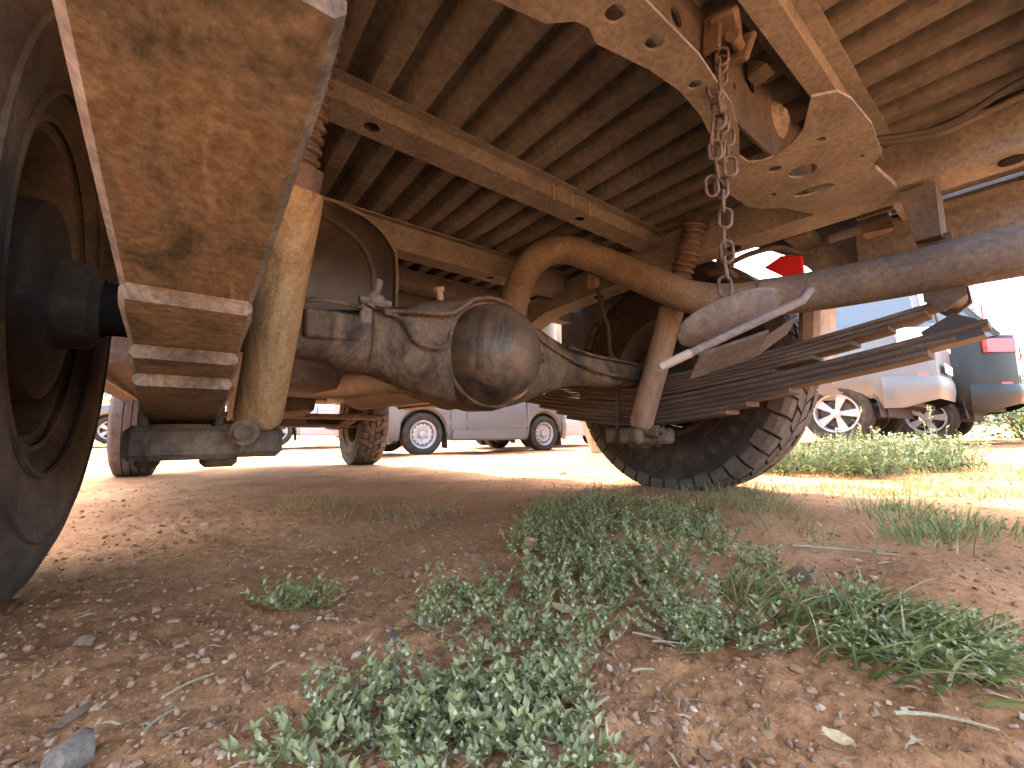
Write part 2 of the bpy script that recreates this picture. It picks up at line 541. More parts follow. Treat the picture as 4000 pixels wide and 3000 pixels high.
def tread(Rt, W, parent, mat, joined):
    """blocks of a mud tyre: shoulder, centre and sidewall lugs, each a piece of its own on the near wheel"""
    h = W / 2
    Rc = Rt - 0.014
    N = 42
    p = 2 * PI / N

    def lug(xr, ar, skew=0.0):
        return [(x, rr * math.sin(a + skew * x / h), rr * math.cos(a + skew * x / h)) for (x, rr) in xr for a in ar]
    kinds = []
    for s in (-1, 1):
        o = 0 if s < 0 else p * 0.5
        for odd in (0, 1):
            L = 0.52 if odd else 0.42
            kinds.append((odd, 'tread_block', lug([(s * h * L, Rt), (s * h * 0.80, Rt - 0.002), (s * h * 0.97, Rt - 0.014), (s * h * 1.015, Rt - 0.034 - 0.014 * odd),
                          (s * h * 0.85, Rc - 0.05), (s * h * L, Rc - 0.012)], (o - p * 0.43, o - p * 0.2, o + p * 0.2, o + p * 0.43), 0.06 * s)))
            kinds.append((odd, 'tread_block', lug([(s * h * 0.03, Rt), (s * h * (L - 0.06), Rt), (s * h * 0.03, Rc - 0.012), (s * h * (L - 0.06), Rc - 0.012)], (o + p * 0.08, o + p * 0.92), 0.14 * s)))
        kinds.append((2, 'sidewall_block', lug([(s * h * 0.99, Rt - 0.092), (s * h * 1.03, Rt - 0.080), (s * h * 1.03, Rt - 0.112), (s * h * 0.95, Rt - 0.095)], (o - p * 0.2, o + p * 0.2))))
    if joined:
        mb = MB()
        for odd, nm, P in kinds:
            for k in range(N):
                if odd == 2 or k % 2 == odd:
                    m3 = Matrix.Rotation(-k * p, 3, 'X')
                    mb.hull([m3 @ Vector(q) for q in P])
        mb.build('tread', mat, parent)['kind'] = 'stuff'
        return
    for odd, nm, P in kinds:
        first = None
        for k in range(N):
            if odd != 2 and k % 2 != odd:
                continue
            if first is None:
                ob = first = MB().hull(P).build(nm, mat if odd != 2 else 'tyre_black', parent, 25)
            else:
                ob = first.copy()
                col.objects.link(ob)
                ob.parent = parent
            ob.rotation_euler = (-k * p, 0, 0)


def steel_rim(mb, W, rim, s):
    """dished steel wheel facing +s along X, with its ring of slots"""
    h = W / 2
    mb.lathe([(-h * 0.78, rim + 0.008), (-h * 0.74, rim + 0.008), (-h * 0.70, rim - 0.012), (-h * 0.3, rim - 0.03), (h * 0.45, rim - 0.03),
              (h * 0.70, rim - 0.012), (h * 0.74, rim + 0.008), (h * 0.78, rim + 0.008), (h * 0.78, rim)], (0, 0, 0), (1, 0, 0), 40)
    mb.lathe([(s * h * 0.30, rim - 0.031), (s * h * 0.42, rim * 0.80), (s * h * 0.50, rim * 0.62), (s * h * 0.42, rim * 0.52), (s * h * 0.36, rim * 0.34),
              (s * h * 0.36, rim * 0.30), (s * h * 0.66, rim * 0.28), (s * h * 0.70, rim * 0.22), (s * h * 0.70, 0)], (0, 0, 0), (1, 0, 0), 40)
    for k in range(6):
        a = k * PI / 3
        mb.tube([(s * h * 0.36, rim * 0.43 * math.sin(a), rim * 0.43 * math.cos(a)), (s * h * 0.56, rim * 0.43 * math.sin(a), rim * 0.43 * math.cos(a))], 0.011, 6)


def slots(W, rim, s, n=14):
    mb = MB()
    h = W / 2
    for k in range(n):
        a = 2 * PI * k / n
        x = s * h * 0.445
        mb.hull([(x + dx + s * 0.004, r * math.sin(a + da), r * math.cos(a + da)) for dx in (-0.006, 0.006)
                 for r, w in ((rim * 0.72, 0.05), (rim * 0.80, 0.065)) for da in (-w, w)])
    return mb


def alloy_rim(mb, W, rim, s, n=5):
    h = W / 2
    mb.lathe([(-h * 0.78, rim), (-h * 0.6, rim - 0.02), (h * 0.6, rim - 0.02), (s * h * 0.8, rim - 0.01), (s * h * 0.84, rim + 0.006), (s * h * 0.76, rim + 0.01)],
             (0, 0, 0), (1, 0, 0), 40)
    mb.lathe([(s * h * 0.35, rim * 0.26), (s * h * 0.7, rim * 0.24), (s * h * 0.74, rim * 0.16), (s * h * 0.74, 0)], (0, 0, 0), (1, 0, 0), 24)
    for k in range(n):
        a = 2 * PI * k / n + 0.3
        for dd in (-0.10, 0.10):
            P = []
            for r, w, x0 in ((rim * 0.2, 0.020, 0.66), (rim * 0.97, 0.026, 0.72)):
                aa = a + dd * (1.2 if r > rim * .5 else 0.5)
                c = Vector((0, math.sin(aa), math.cos(aa)))
                t = Vector((0, math.cos(aa), -math.sin(aa)))
                for q in (-w, w):
                    for xx in (s * h * x0, s * h * (x0 - 0.22)):
                        P.append(c * r + t * q + Vector((xx, 0, 0)))
            mb.hull(P)


def wheel(name, loc, Rt, W, rim, style, face, tmat, rmat, parent, rimkind='steel', rz=0, tread_mat=None, pieces=False):
    w = empty(name, loc, rz, parent)
    tyre_mesh(Rt, W, rim, style).build('tyre', tmat, w)
    if style == 'mud':
        tread(Rt, W, w, tread_mat or tmat, not pieces)
    mb = MB()
    if rimkind == 'steel':
        steel_rim(mb, W, rim, face)
        mb.build('rim', rmat, w)
        slots(W, rim, face).build('rim_slots', 'hole_black', w)
    else:
        alloy_rim(mb, W, rim, face)
        mb.build('rim', rmat, w)
        MB().lathe([(-face * W * .1, 0), (-face * W * .1, rim * 0.9), (face * W * .06, rim * 0.72), (face * W * 0.06, 0)], (0, 0, 0), (1, 0, 0), 28).build('brake_disc', 'dark_steel', w)
    return w


# ------------------------------------------------------------------ the pickup truck (rear axle above the origin, nose towards +Y)
truck = empty('pickup_truck', (0, 0, 0))
tag(truck, 'dusty old pickup truck seen from underneath, rear axle and leaf springs in front', 'pickup truck')
FLOOR = 0.755


def bed_floor():
    """ribbed floor sheet, narrowed between the wheel tubs"""
    pitch, amp = 0.0685, 0.027

    def ribs(x):
        ph = ((x + 0.368) / pitch) % 1.0
        t = 0.5 + 0.5 * math.cos(2 * PI * (ph - 0.80))
        t = min(1, max(0, (t - 0.40) / 0.45))
        return FLOOR + amp * t * t * (3 - 2 * t)
    mb = MB()

    def sheet(x0, x1, ys):
        n = max(4, int((x1 - x0) / pitch * 14))
        xs = [x0 + (x1 - x0) * i / n for i in range(n + 1)]
        V = [(x, y, ribs(x)) for y in ys for x in xs]
        k = n + 1
        F = [(j * k + i, (j + 1) * k + i, (j + 1) * k + i + 1, j * k + i + 1) for j in range(len(ys) - 1) for i in range(n)]
        mb.add(V, F)
    sheet(-0.60, 0.60, [-0.88, -0.8, -0.7, -0.45, -0.15, 0.2, 0.45, 0.66])
    for s_ in (-1, 1):
        lo, hi = sorted((s_ * 0.6005, s_ * 0.86))
        sheet(lo, hi, [-0.88, -0.7, -0.52])
        sheet(lo, hi, [0.52, 0.66])
    mb.box((0, -0.11, FLOOR + 0.034), (1.20, 1.54, 0.012))
    mb.build('bed_floor', 'bed_steel', truck)
    for s_ in (-1, 1):
        V, F = [], []
        n = 18
        for i in range(n + 1):
            a = PI * i / n
            y, z = 0.52 * math.cos(a), FLOOR + 0.02 + 0.20 * math.sin(a) ** 0.7
            V += [(s_ * 0.60, y, z), (s_ * 0.872, y, z)]
        for i in range(n):
            F.append((2 * i, 2 * i + 1, 2 * i + 3, 2 * i + 2))
        V.append((s_ * 0.60, 0, FLOOR))
        c = len(V) - 1
        F += [(2 * i, 2 * i + 2, c) for i in range(n)]
        MB().add(V, F).build('wheel_tub', 'panel_inner', truck)


bed_floor()


def crossmember(y0, y1, x0, x1, z0, z1, holes=()):
    m = MB()
    w = y1 - y0
    # hat section: bottom with punched holes, two webs, flanges against the floor
    m.plate([(x0, y0), (x1, y0), (x1, y1), (x0, y1)], [circ(hx, hy, r, n=14) for hx, hy, r in holes], z0, 0.003)
    m.box(((x0 + x1) / 2, y0 + 0.0015, (z0 + z1) / 2 + 0.0015), (x1 - x0, 0.003, z1 - z0 - 0.003))
    m.box(((x0 + x1) / 2, y1 - 0.0015, (z0 + z1) / 2 + 0.0015), (x1 - x0, 0.003, z1 - z0 - 0.003))
    m.box(((x0 + x1) / 2, y0 - 0.010, z1 - 0.0015), (x1 - x0, 0.020, 0.003))
    m.box(((x0 + x1) / 2, y1 + 0.010, z1 - 0.0015), (x1 - x0, 0.020, 0.003))
    return m.build('bed_crossmember', 'frame_steel', truck)


crossmember(-0.148, -0.089, -0.60, 0.60, 0.720, FLOOR, [(-0.339, -0.117, 0.014), (0.18, -0.117, 0.013), (0.55, -0.117, 0.013)])
crossmember(0.244, 0.304, -0.60, 0.60, 0.684, FLOOR, [(0.18, 0.272, 0.012)])
crossmember(0.55, 0.61, -0.84, 0.84, 0.70, FLOOR)
crossmember(-0.635, -0.605, -0.84, 0.84, 0.722, FLOOR)
crossmember(-0.875, -0.845, -0.84, 0.84, 0.712, FLOOR)

for k, (xx, yy) in enumerate([(0.06, -0.150), (0.12, -0.150), (0.18, -0.150)]):
    MB().box((xx, yy, 0.734), (0.004, 0.003, 0.040)).box((xx + 0.03, yy, 0.752), (0.03, 0.004, 0.005)).build('weld_seam', 'pale_dust', truck)


def chassis_rail(s):
    m = MB()
    xi, xo = 0.485 * s, 0.565 * s
    c = (xi + xo) / 2
    # boxed rail with lips, kicked down ahead of the axle
    path = [(-0.88, 0.657), (-0.2, 0.668), (0.35, 0.64), (0.8, 0.50), (1.2, 0.46), (3.4, 0.45)]
    hgt = 0.086
    V, F = [], []
    for (y, z) in path:
        V += [(c - 0.04, y, z), (c + 0.04, y, z), (c + 0.04, y, z + hgt), (c - 0.04, y, z + hgt)]
    for i in range(len(path) - 1):
        for j in range(4):
            F.append((i * 4 + j, i * 4 + (j + 1) % 4, i * 4 + 4 + (j + 1) % 4, i * 4 + 4 + j))
    F += [(3, 2, 1, 0), tuple(len(V) - 4 + q for q in range(4))]
    m.add(V, F)
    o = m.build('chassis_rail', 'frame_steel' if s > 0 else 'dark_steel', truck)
    for y in (-0.79, -0.33, 0.12):
        MB().lathe([(-0.003, 0), (-0.003, 0.016), (0.001, 0.016), (0.001, 0)], (c, y, 0.657 + 0.01618 * (y + 0.88) if y < -0.2 else 0.668 - 0.0509 * (y + 0.2)), (0, 0, 1), 14).build('rail_hole', 'hole_black', o)
    for y in (-0.6, -0.08, 0.45):
        MB().box((c + 0.046 * s, y, 0.69), (0.012, 0.06, 0.07), ch=0.003).box((c + 0.075 * s, y, 0.735), (0.06, 0.05, 0.012), ch=0.003).build('body_mount', 'dark_steel', o)
    return o


chassis_rail(1)
chassis_rail(-1)


def rear_crossmember():
    o = empty('rear_crossmember', (0, -0.56, 0.63), 0, truck)
    T = Matrix.Translation((0, 0.56, -0.63))
    out = [(-0.415, -0.47), (-0.346, -0.488), (-0.285, -0.503), (-0.262, -0.524), (-0.245, -0.528), (-0.225, -0.520), (-0.149, -0.536), (-0.09, -0.541),
           (-0.03, -0.536), (0.02, -0.524), (0.07, -0.502), (0.13, -0.480), (0.204, -0.467), (0.27, -0.468), (0.30, -0.480), (0.335, -0.51), (0.335, -0.60),
           (0.318, -0.64), (0.268, -0.668), (0.18, -0.675), (0.10, -0.671), (0.072, -0.664), (0.055, -0.640), (0.085, -0.626), (0.115, -0.612), (0.137, -0.590),
           (0.150, -0.562), (0.146, -0.543), (0.133, -0.530), (0.105, -0.528), (0.05, -0.552), (-0.02, -0.572), (-0.12, -0.583), (-0.25, -0.582), (-0.415, -0.58)]
    holes = [circ(-0.235, -0.555, 0.011), circ(-0.174, -0.560, 0.010), circ(-0.083, -0.558, 0.008), circ(0.228, -0.575, 0.020), circ(0.308, -0.566, 0.014, 0.030, rot=0.2),
             circ(0.185, -0.548, 0.010), circ(0.16, -0.62, 0.006), circ(0.255, -0.645, 0.005), circ(0.265, -0.515, 0.006)]
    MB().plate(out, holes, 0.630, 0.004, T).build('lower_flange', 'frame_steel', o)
    # web standing on the flange's rear edge, with punched holes and a pressed boss
    W = Matrix.Translation((0, 0.56, -0.63)) @ Matrix.Translation((0, -0.556, 0)) @ Matrix.Rotation(PI / 2, 4, 'X')
    MB().plate([(-0.415, 0.6345), (-0.02, 0.6345), (0.14, 0.6345), (0.335, 0.6345), (0.335, 0.752), (-0.415, 0.752)],
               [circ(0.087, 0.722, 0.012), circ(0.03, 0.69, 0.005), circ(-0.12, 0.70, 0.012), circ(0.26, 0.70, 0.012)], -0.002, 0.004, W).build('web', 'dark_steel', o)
    MB().lathe([(0, 0.030), (0.006, 0.024), (0.006, 0.016), (0.012, 0.013), (0.012, 0)], Vector((0.190, -0.558, 0.715)) - Vector((0, -0.56, 0.63)), (0, -1, 0), 20).build('boss', 'frame_steel', o)
    MB().tube([(-0.415, -0.545 + .56, 0.112), (0.335, -0.545 + .56, 0.112)], 0.006, 8).build('edge_bead', 'dark_steel', o)
    # gusset to the rail and the hanger bracket the chain hangs from
    MB().hull([(0.325, -0.09, 0.005), (0.484, -0.09, 0.03), (0.325, 0.06, 0.005), (0.484, 0.04, 0.03), (0.325, -0.09, 0.012), (0.484, -0.09, 0.042),
               (0.325, 0.06, 0.012), (0.484, 0.04, 0.042)]).build('gusset', 'frame_steel', o)
    m = MB()
    m.box((-0.040, -0.020, 0.085), (0.045, 0.034, 0.022), rot=(0.1, 0.5, 0.3), ch=0.004)
    m.box((-0.018, -0.024, 0.066), (0.010, 0.036, 0.048), rot=(0.2, 0.35, 0.2), ch=0.003)
    m.box((-0.060, -0.012, 0.075), (0.008, 0.022, 0.060), rot=(0, 0.2, 0.1), ch=0.002)
    m.lathe([(-0.02, 0), (-0.02, 0.008), (0.02, 0.008), (0.02, 0)], (-0.036, -0.030, 0.062), (1, 0.2, 0.2), 12)
    m.build('hoist_bracket', 'link_rust', o)
    m = MB()
    m.hull([(0.06, -0.004, 0.085), (0.09, -0.004, 0.085), (0.06, -0.03, 0.09), (0.09, -0.03, 0.09), (0.065, -0.004, 0.12), (0.085, -0.004, 0.12)])
    m.build('stiffener', 'dark_steel', o)
    return o


rear_crossmember()


def link_mesh(L=0.026, W=0.0135, r=0.0020):
    pts = []
    h = L / 2 - W / 2
    for i in range(8):
        a = PI * i / 7
        pts.append(Vector((W / 2 * math.cos(a), 0, h + W / 2 * math.sin(a))))
    for i in range(8):
        a = PI + PI * i / 7
        pts.append(Vector((W / 2 * math.cos(a), 0, -h + W / 2 * math.sin(a))))
    V, F = [], []
    n, k = 6, len(pts)
    for i in range(k):
        t = (pts[(i + 1) % k] - pts[i - 1]).normalized()
        e2 = Vector((0, 1, 0))
        e1 = t.cross(e2)
        for j in range(n):
            a = 2 * PI * j / n
            V.append(pts[i] + (e1 * math.cos(a) + e2 * math.sin(a)) * r)
    for i in range(k):
        for j in range(n):
            a, b = i * n + j, i * n + (j + 1) % n
            c, d = ((i + 1) % k) * n + (j + 1) % n, ((i + 1) % k) * n + j
            F.append((a, b, c, d))
    me = bpy.data.meshes.new('chain_link')
    me.from_pydata([tuple(v) for v in V], [], F)
    me.materials.append(MATS['link_rust'])
    me.polygons.foreach_set('use_smooth', [True] * len(me.polygons))
    return me


def hoist_chain():
    root = empty('hoist_chain', (0.03, -0.575, 0.70), 0, truck)
    me = link_mesh()
    strands = [((-0.048, -0.572, 0.690), (-0.060, -0.572, 0.350), 17), ((-0.058, -0.580, 0.690), (-0.066, -0.566, 0.500), 10), ((-0.040, -0.566, 0.680), (-0.052, -0.580, 0.520), 8)]
    for a, b, n in strands:
        a, b = Vector(a), Vector(b)
        for i in range(n):
            o = bpy.data.objects.new('chain_link', me)
            col.objects.link(o)
            o.parent = root
            t = i / (n - 1)
            wob = Vector((0.004 * math.sin(i * 1.7), 0.003 * math.cos(i * 2.1), 0))
            o.location = a.lerp(b, t) + wob - Vector((0.03, -0.575, 0.70))
            o.rotation_euler = (0.12 * math.sin(i * 1.3), 0.1 * math.cos(i * 2), (i % 2) * PI / 2 + 0.5 + 0.25 * math.sin(i * 3.1))


hoist_chain()


def carrier():
    """dished plate that used to clamp the spare wheel, hung on the chain, with its rod"""
    c = Vector((-0.066, -0.575, 0.329))
    o = empty('spare_wheel_carrier', c, 0, truck)
    e = Vector((0.69, -0.64, 0.33)).normalized()
    n = Vector((-0.53, -0.25, -0.85))
    n = (n - e * n.dot(e)).normalized()
    w_ = n.cross(e)
    V, F = [], []
    nu, nv = 26, 8
    for side in (0, 1):
        for i in range(nu + 1):
            u = -1 + 2 * i / nu
            w = 0.029 * math.sqrt(max(0, 1 - abs(u) ** 2.4)) + 0.003
            for j in range(nv + 1):
                v = -1 + 2 * j / nv
                V.append(e * (u * 0.062) + w_ * (v * w) + n * (0.009 * (1 - u * u) * (1 - v * v) - side * 0.0035))
    K = (nu + 1) * (nv + 1)
    for i in range(nu):
        for j in range(nv):
            a = i * (nv + 1) + j
            F.append((a, a + nv + 1, a + nv + 2, a + 1))
            F.append((K + a, K + a + nv + 1, K + a + nv + 2, K + a + 1)[::-1])
    for i in range(nu):
        for j in (0, nv):
            a = i * (nv + 1) + j
            F.append((a, a + nv + 1, K + a + nv + 1, K + a))
    MB().add(V, F).build('dish', 'tail_steel', o)
    a, b = Vector((-0.136, -0.523, 0.277)) - c, Vector((-0.028, -0.634, 0.349)) - c
    a, b = a + n * 0.012, b + n * 0.012
    a, b = a - n * 0.004, b - n * 0.004
    MB().tube([a.lerp(b, .22), a.lerp(b, .5), b, b + Vector((0.006, -0.006, 0.012))], 0.0048, 12).build('rod', 'tail_steel', o)
    MB().tube([a, a.lerp(b, .05), a.lerp(b, .22)], [0.0045, 0.0052, 0.0052], 12).build('rod_tip', 'rod_pale', o)
    p, q = Vector((-0.075, -0.535, 0.275)) - c, Vector((-0.010, -0.587, 0.303)) - c
    d = (q - p)
    k = Vector((0.010, 0.012, -0.012))
    MB().hull([x + y for x in (p, q) for y in (k, -k, k + Vector((0, 0, 0.004)), -k + Vector((0, 0, 0.004)))]).hull([q + x for x in (k, -k * 0.8, k + d * 0.5 + Vector((0, 0, 0.016)), -k * 0.5 + d * 0.5 + Vector((0, 0, 0.016)), k + Vector((0, 0, 0.006)), d * 0.5 + Vector((0, 0, 0.024)))]).build('clamp_bar', 'dark_steel', o)


carrier()

# ---- leaf springs
SX = 0.563


def zm(y):
    return 0.338 + 0.075 * abs(y) + 0.09 * y * y


def zl(y):
    return 0.245 + 0.09 * abs(y) + 0.075 * y * y


def leaf(mb, xc, w, ya, yb, zf, off, th, n=44, round_end=True):
    V, F = [], []
    for i in range(n + 1):
        t = i / n
        y = ya + (yb - ya) * t
        k = 1.0
        e = min(abs(y - ya), abs(y - yb))
        if round_end and e < 0.006:
            k = 0.96 + 0.04 * e / 0.006
        z = zf(y) + off
        b = min(0.0042, th * 0.32)
        for (x, zz) in ((-w / 2 + b, z), (w / 2 - b, z), (w / 2, z + b), (w / 2, z + th - b), (w / 2 - b, z + th), (-w / 2 + b, z + th), (-w / 2, z + th - b), (-w / 2, z + b)):
            V.append((xc + x * k, y, zz))
    for i in range(n):
        for j in range(8):
            F.append((i * 8 + j, i * 8 + (j + 1) % 8, i * 8 + 8 + (j + 1) % 8, i * 8 + 8 + j))
    F += [tuple(range(8))[::-1], tuple(range(n * 8, n * 8 + 8))]
    mb.add(V, F)
    return mb


def leaf_spring(s):
    o = empty('leaf_spring', (SX * s, 0, 0), 0, truck)
    mat_low = 'spring_rust' if s < 0 else 'spring_dark'
    w = 0.077
    th = 0.0085
    for i, L in enumerate([0.685, 0.665, 0.61, 0.55, 0.48, 0.40]):
        lf = leaf(MB(), 0, w, -L, L, zm, -i * (th + 0.0008), th).build('main_leaf', 'spring_dark', o)
        if i == 0:
            for q in (-1, 1):
                MB().lathe([(-w / 2, 0.012), (-w / 2, 0.021), (w / 2, 0.021), (w / 2, 0.012)], (0, q * 0.695, zm(0.695) + 0.018), (1, 0, 0), 20).build('spring_eye', 'spring_dark', o)
    zo = 0.042
    for i, (L, th2) in enumerate([(0.740, 0.013), (0.70, 0.013), (0.662, 0.013), (0.43, 0.0115), (0.335, 0.0115), (0.285, 0.0115)]):
        zo -= th2 + 0.0007
        leaf(MB(), 0, w + 0.0006 * i, -L, L if i else 0.6, zl, zo, th2).build('helper_leaf', mat_low, o)
    # axle seat, spacer between the packs, clamping plate with the shock's mount
    MB().box((0, 0, 0.2893), (0.072, 0.13, 0.0045), ch=0.001).build('spacer', 'dark_steel', o)
    MB().box((-s * 0.005, 0, 0.183), (0.128, 0.17, 0.046), ch=0.008).box((-s * 0.045, -0.03, 0.157), (0.045, 0.05, 0.02), ch=0.006).box((s * 0.035, -0.02, 0.157), (0.026, 0.05, 0.016), ch=0.004).build('spring_plate', 'axle_dust', o)
    MB().box((-s * 0.085, -0.045, 0.184), (0.075, 0.065, 0.046), ch=0.008).lathe([(-0.02, 0), (-0.02, 0.018), (0.035, 0.018), (0.035, 0.010), (0.05, 0.010), (0.05, 0)], (-s * 0.075, -0.075, 0.197), (0.2 * s, -1, 0), 18).build('shock_mount', 'axle_dust', o)
    for y in (-0.052, 0.052):
        MB().tube([(-0.042, y, 0.165), (-0.042, y, 0.395), (-0.030, y, 0.418), (0, y, 0.425), (0.030, y, 0.418), (0.042, y, 0.395), (0.042, y, 0.165)], 0.006, 8).build('u_bolt', 'dark_steel', o)
        for q in (-0.042, 0.042):
            MB().lathe([(0, 0), (0, 0.011), (0.012, 0.011), (0.012, 0)], (q, y, 0.162), (0, 0, 1), 6).build('nut', 'dark_steel', o)
    # clips holding the leaves, shackle, rubber pad on the helper's end
    MB().hull([(x, y, z) for x in (-0.032, 0.032) for y, z in ((-0.665, 0.352), (-0.735, 0.366), (-0.728, 0.395), (-0.70, 0.412), (-0.655, 0.385))]).build('rubber_pad', 'plastic_black', o)
    for q in (-1, 1):
        MB().hull([(q * 0.040 + dx, y, z) for dx in (-0.004, 0.004) for y, z in ((-0.665, 0.44), (-0.72, 0.44), (-0.71, 0.56), (-0.665, 0.56), (-0.69, 0.415))]).build('shackle_plate', 'dark_steel', o)
    MB().hull([(-s * 0.02 + x, y, z) for x in (-0.05, 0.03) for y, z in ((-0.665, 0.55), (-0.70, 0.55), (-0.70, 0.652), (-0.65, 0.652))]).box((-s * 0.035, -0.678, 0.615), (0.03, 0.045, 0.06), ch=0.006).build('shackle_bracket', 'dark_steel', o)


leaf_spring(1)
leaf_spring(-1)

# ---- shock absorbers


def shock(s):
    a, b = Vector((0.475 * s, -0.062, 0.205)), Vector((0.447 * s, -0.275, 0.745))
    d = (b - a).normalized()
    Lt = (b - a).length
    mat_ = 'shock_ochre' if s < 0 else 'shock_brown'
    o = empty('shock_absorber', a, 0, truck)
    Lb = Lt * 0.60
    MB().lathe([(0.0, 0), (0.0, 0.018), (0.004, 0.026), (0.012, 0.0315), (0.022, 0.0325), (Lb - 0.006, 0.0325), (Lb, 0.030), (Lb, 0.0)], (0, 0, 0), d, 28).build('body', mat_, o)
    MB().lathe([(Lb + 0.001, 0.026), (Lb + 0.012, 0.0265), (Lb + 0.03, 0.0265), (Lb + 0.03, 0)], (0, 0, 0), d, 24).build('collar', 'boot_rust', o)
    kb = 0.86 if s < 0 else 1.25
    prof = [(Lb + 0.03, 0.018 * kb)]
    nb = 13
    L0, L1 = Lb + 0.032, Lt - 0.012
    for i in range(nb):
        c = L0 + (L1 - L0) * (i + 0.5) / nb
        w = (L1 - L0) / nb
        prof += [(c - w * 0.42, 0.018 * kb), (c - w * 0.15, 0.0235 * kb), (c + w * 0.15, 0.0235 * kb), (c + w * 0.42, 0.018 * kb)]
    prof += [(L1, 0.020), (L1, 0)]
    MB().lathe(prof, (0, 0, 0), d, 24).build('bellows', 'boot_rust', o)
    MB().lathe([(-0.022, 0), (-0.022, 0.02), (0.022, 0.02), (0.022, 0)], b - a, (1, 0, 0), 18).box(b - a + Vector((0.02 * s, 0.01, 0.02)), (0.05, 0.05, 0.06), ch=0.006).build('upper_mount', 'dark_steel', o)


shock(1)
shock(-1)

# ---- rear axle and differential
AX = 0.368


def axle():
    secs = [(-0.535, .040, .040), (-0.48, .041, .042), (-0.40, .042, .045), (-0.35, .050, .053), (-0.28, .058, .066), (-0.205, .070, .090), (-0.135, .078, .112), (-0.045, .082, .121),
            (0.045, .078, .112), (0.115, .070, .090), (0.185, .058, .066), (0.26, .047, .049), (0.42, .041, .042), (0.535, .040, .040)]
    path = bez([(x, ry, rz) for x, ry, rz in secs], 5)
    n = 28
    V, F = [], []
    for p in path:
        for j in range(n):
            a = 2 * PI * j / n
            sx = math.copysign(abs(math.cos(a)) ** 0.85, math.cos(a))
            V.append((p.x, sx * p.y, AX + math.sin(a) * p.z))
    for i in range(len(path) - 1):
        for j in range(n):
            a, b = i * n + j, i * n + (j + 1) % n
            F.append((a, a + n, b + n, b)[::-1])
    o = MB().add(V, F).build('axle_housing', 'axle_dust', truck, 50)
    for s in (-1, 1):
        MB().lathe([(0, 0.037), (0.17, 0.037)], (s * 0.53, 0, AX), (s, 0, 0), 20).build('axle_tube', 'hole_black', o)  # outer tube coloured black to stand for the deep shade inside the wheel
        MB().lathe([(-0.04, 0.04), (-0.03, 0.055), (0.0, 0.062), (0.01, 0.12), (0.014, 0.128), (0.075, 0.128), (0.08, 0.11), (0.08, 0.0)], (s * 0.70, 0, AX), (s, 0, 0), 32).build('brake_drum', 'tyre_black', o)  # drum's near-black colour also stands for shade within the wheel
        MB().box((s * SX, 0, 0.335), (0.07, 0.12, 0.02), ch=0.003).build('spring_seat', 'dark_steel', o)
    # welded bracket carrying the brake tee, raised ribs on the casting
    MB().box((-0.315, -0.048, 0.415), (0.022, 0.014, 0.05), ch=0.003).box((-0.30, -0.058, 0.435), (0.03, 0.02, 0.022), ch=0.005).lathe([(-0.02, 0), (-0.02, 0.008), (0.035, 0.008), (0.035, 0)], (-0.305, -0.058, 0.44), (0.3, 0, 1), 8).lathe([(-0.028, 0), (-0.028, 0.007), (0.03, 0.007), (0.03, 0)], (-0.303, -0.06, 0.432), (1, 0, 0), 6).build('brake_tee', 'frame_steel', o)
    MB().box((-0.36, -0.047, AX + 0.012), (0.11, 0.012, 0.05), ch=0.004).build('casting_pad', 'axle_dust', o)
    for x in (-0.30,):
        MB().torus((x, 0, AX), (1, 0, 0), 0.060, 0.004, 28, 6).build('weld_bead', 'axle_dust', o)
    return o


axle_o = axle()


def diff():
    c = Vector((-0.045, 0, AX - 0.006))
    m = MB()
    m.lathe([(-0.02, 0.121), (0.045, 0.121), (0.056, 0.117), (0.062, 0.110), (0.076, 0.108), (0.096, 0.104), (0.118, 0.093), (0.138, 0.071), (0.150, 0.042), (0.155, 0.015), (0.156, 0.0)], c, (0, -1, 0), 44)
    o = m.build('differential_cover', 'diff_dust', truck, 50)
    MB().torus(c + Vector((0, -0.064, 0)), (0, 1, 0), 0.112, 0.0042, 44, 8).build('weld_ring', 'axle_dust', o)
    p = c + Vector((0.084, -0.117, -0.006))
    d = Vector((0.60, -0.80, 0))
    MB().lathe([(-0.015, 0), (-0.015, 0.019), (0.004, 0.019), (0.008, 0.016), (0.008, 0.011), (0.016, 0.011), (0.016, 0)], p, d, 8).build('filler_plug', 'axle_dust', o)
    MB().lathe([(-0.03, 0), (-0.03, 0.008), (0.012, 0.008), (0.012, 0.012), (0.022, 0.012), (0.022, 0)], c + Vector((-0.10, -0.01, 0.122)), (-0.3, -0.2, 1), 8).build('breather', 'pale_dust', o)
    # nose of the carrier, pinion flange and bolts in front of the axle
    n = MB()
    n.lathe([(0, 0.108), (0.05, 0.106), (0.085, 0.08), (0.16, 0.05), (0.20, 0.045), (0.20, 0.0)], c + Vector((-0.03, 0.02, -0.005)), (-0.25, 1, -0.12), 28)
    n.build('carrier_nose', 'axle_dust', o)
    for k in range(3):
        a0 = 0.35 + k * 0.13
        pts = []
        for i in range(9):
            a = R(45 + 90 * i / 8)
            pts.append(c + Vector((math.cos(a) * 0.122, 0.035 - 0.028 * k, math.sin(a) * 0.122)))
        MB().tube(pts, 0.0045, 6).build('casting_rib', 'axle_dust', o)


diff()


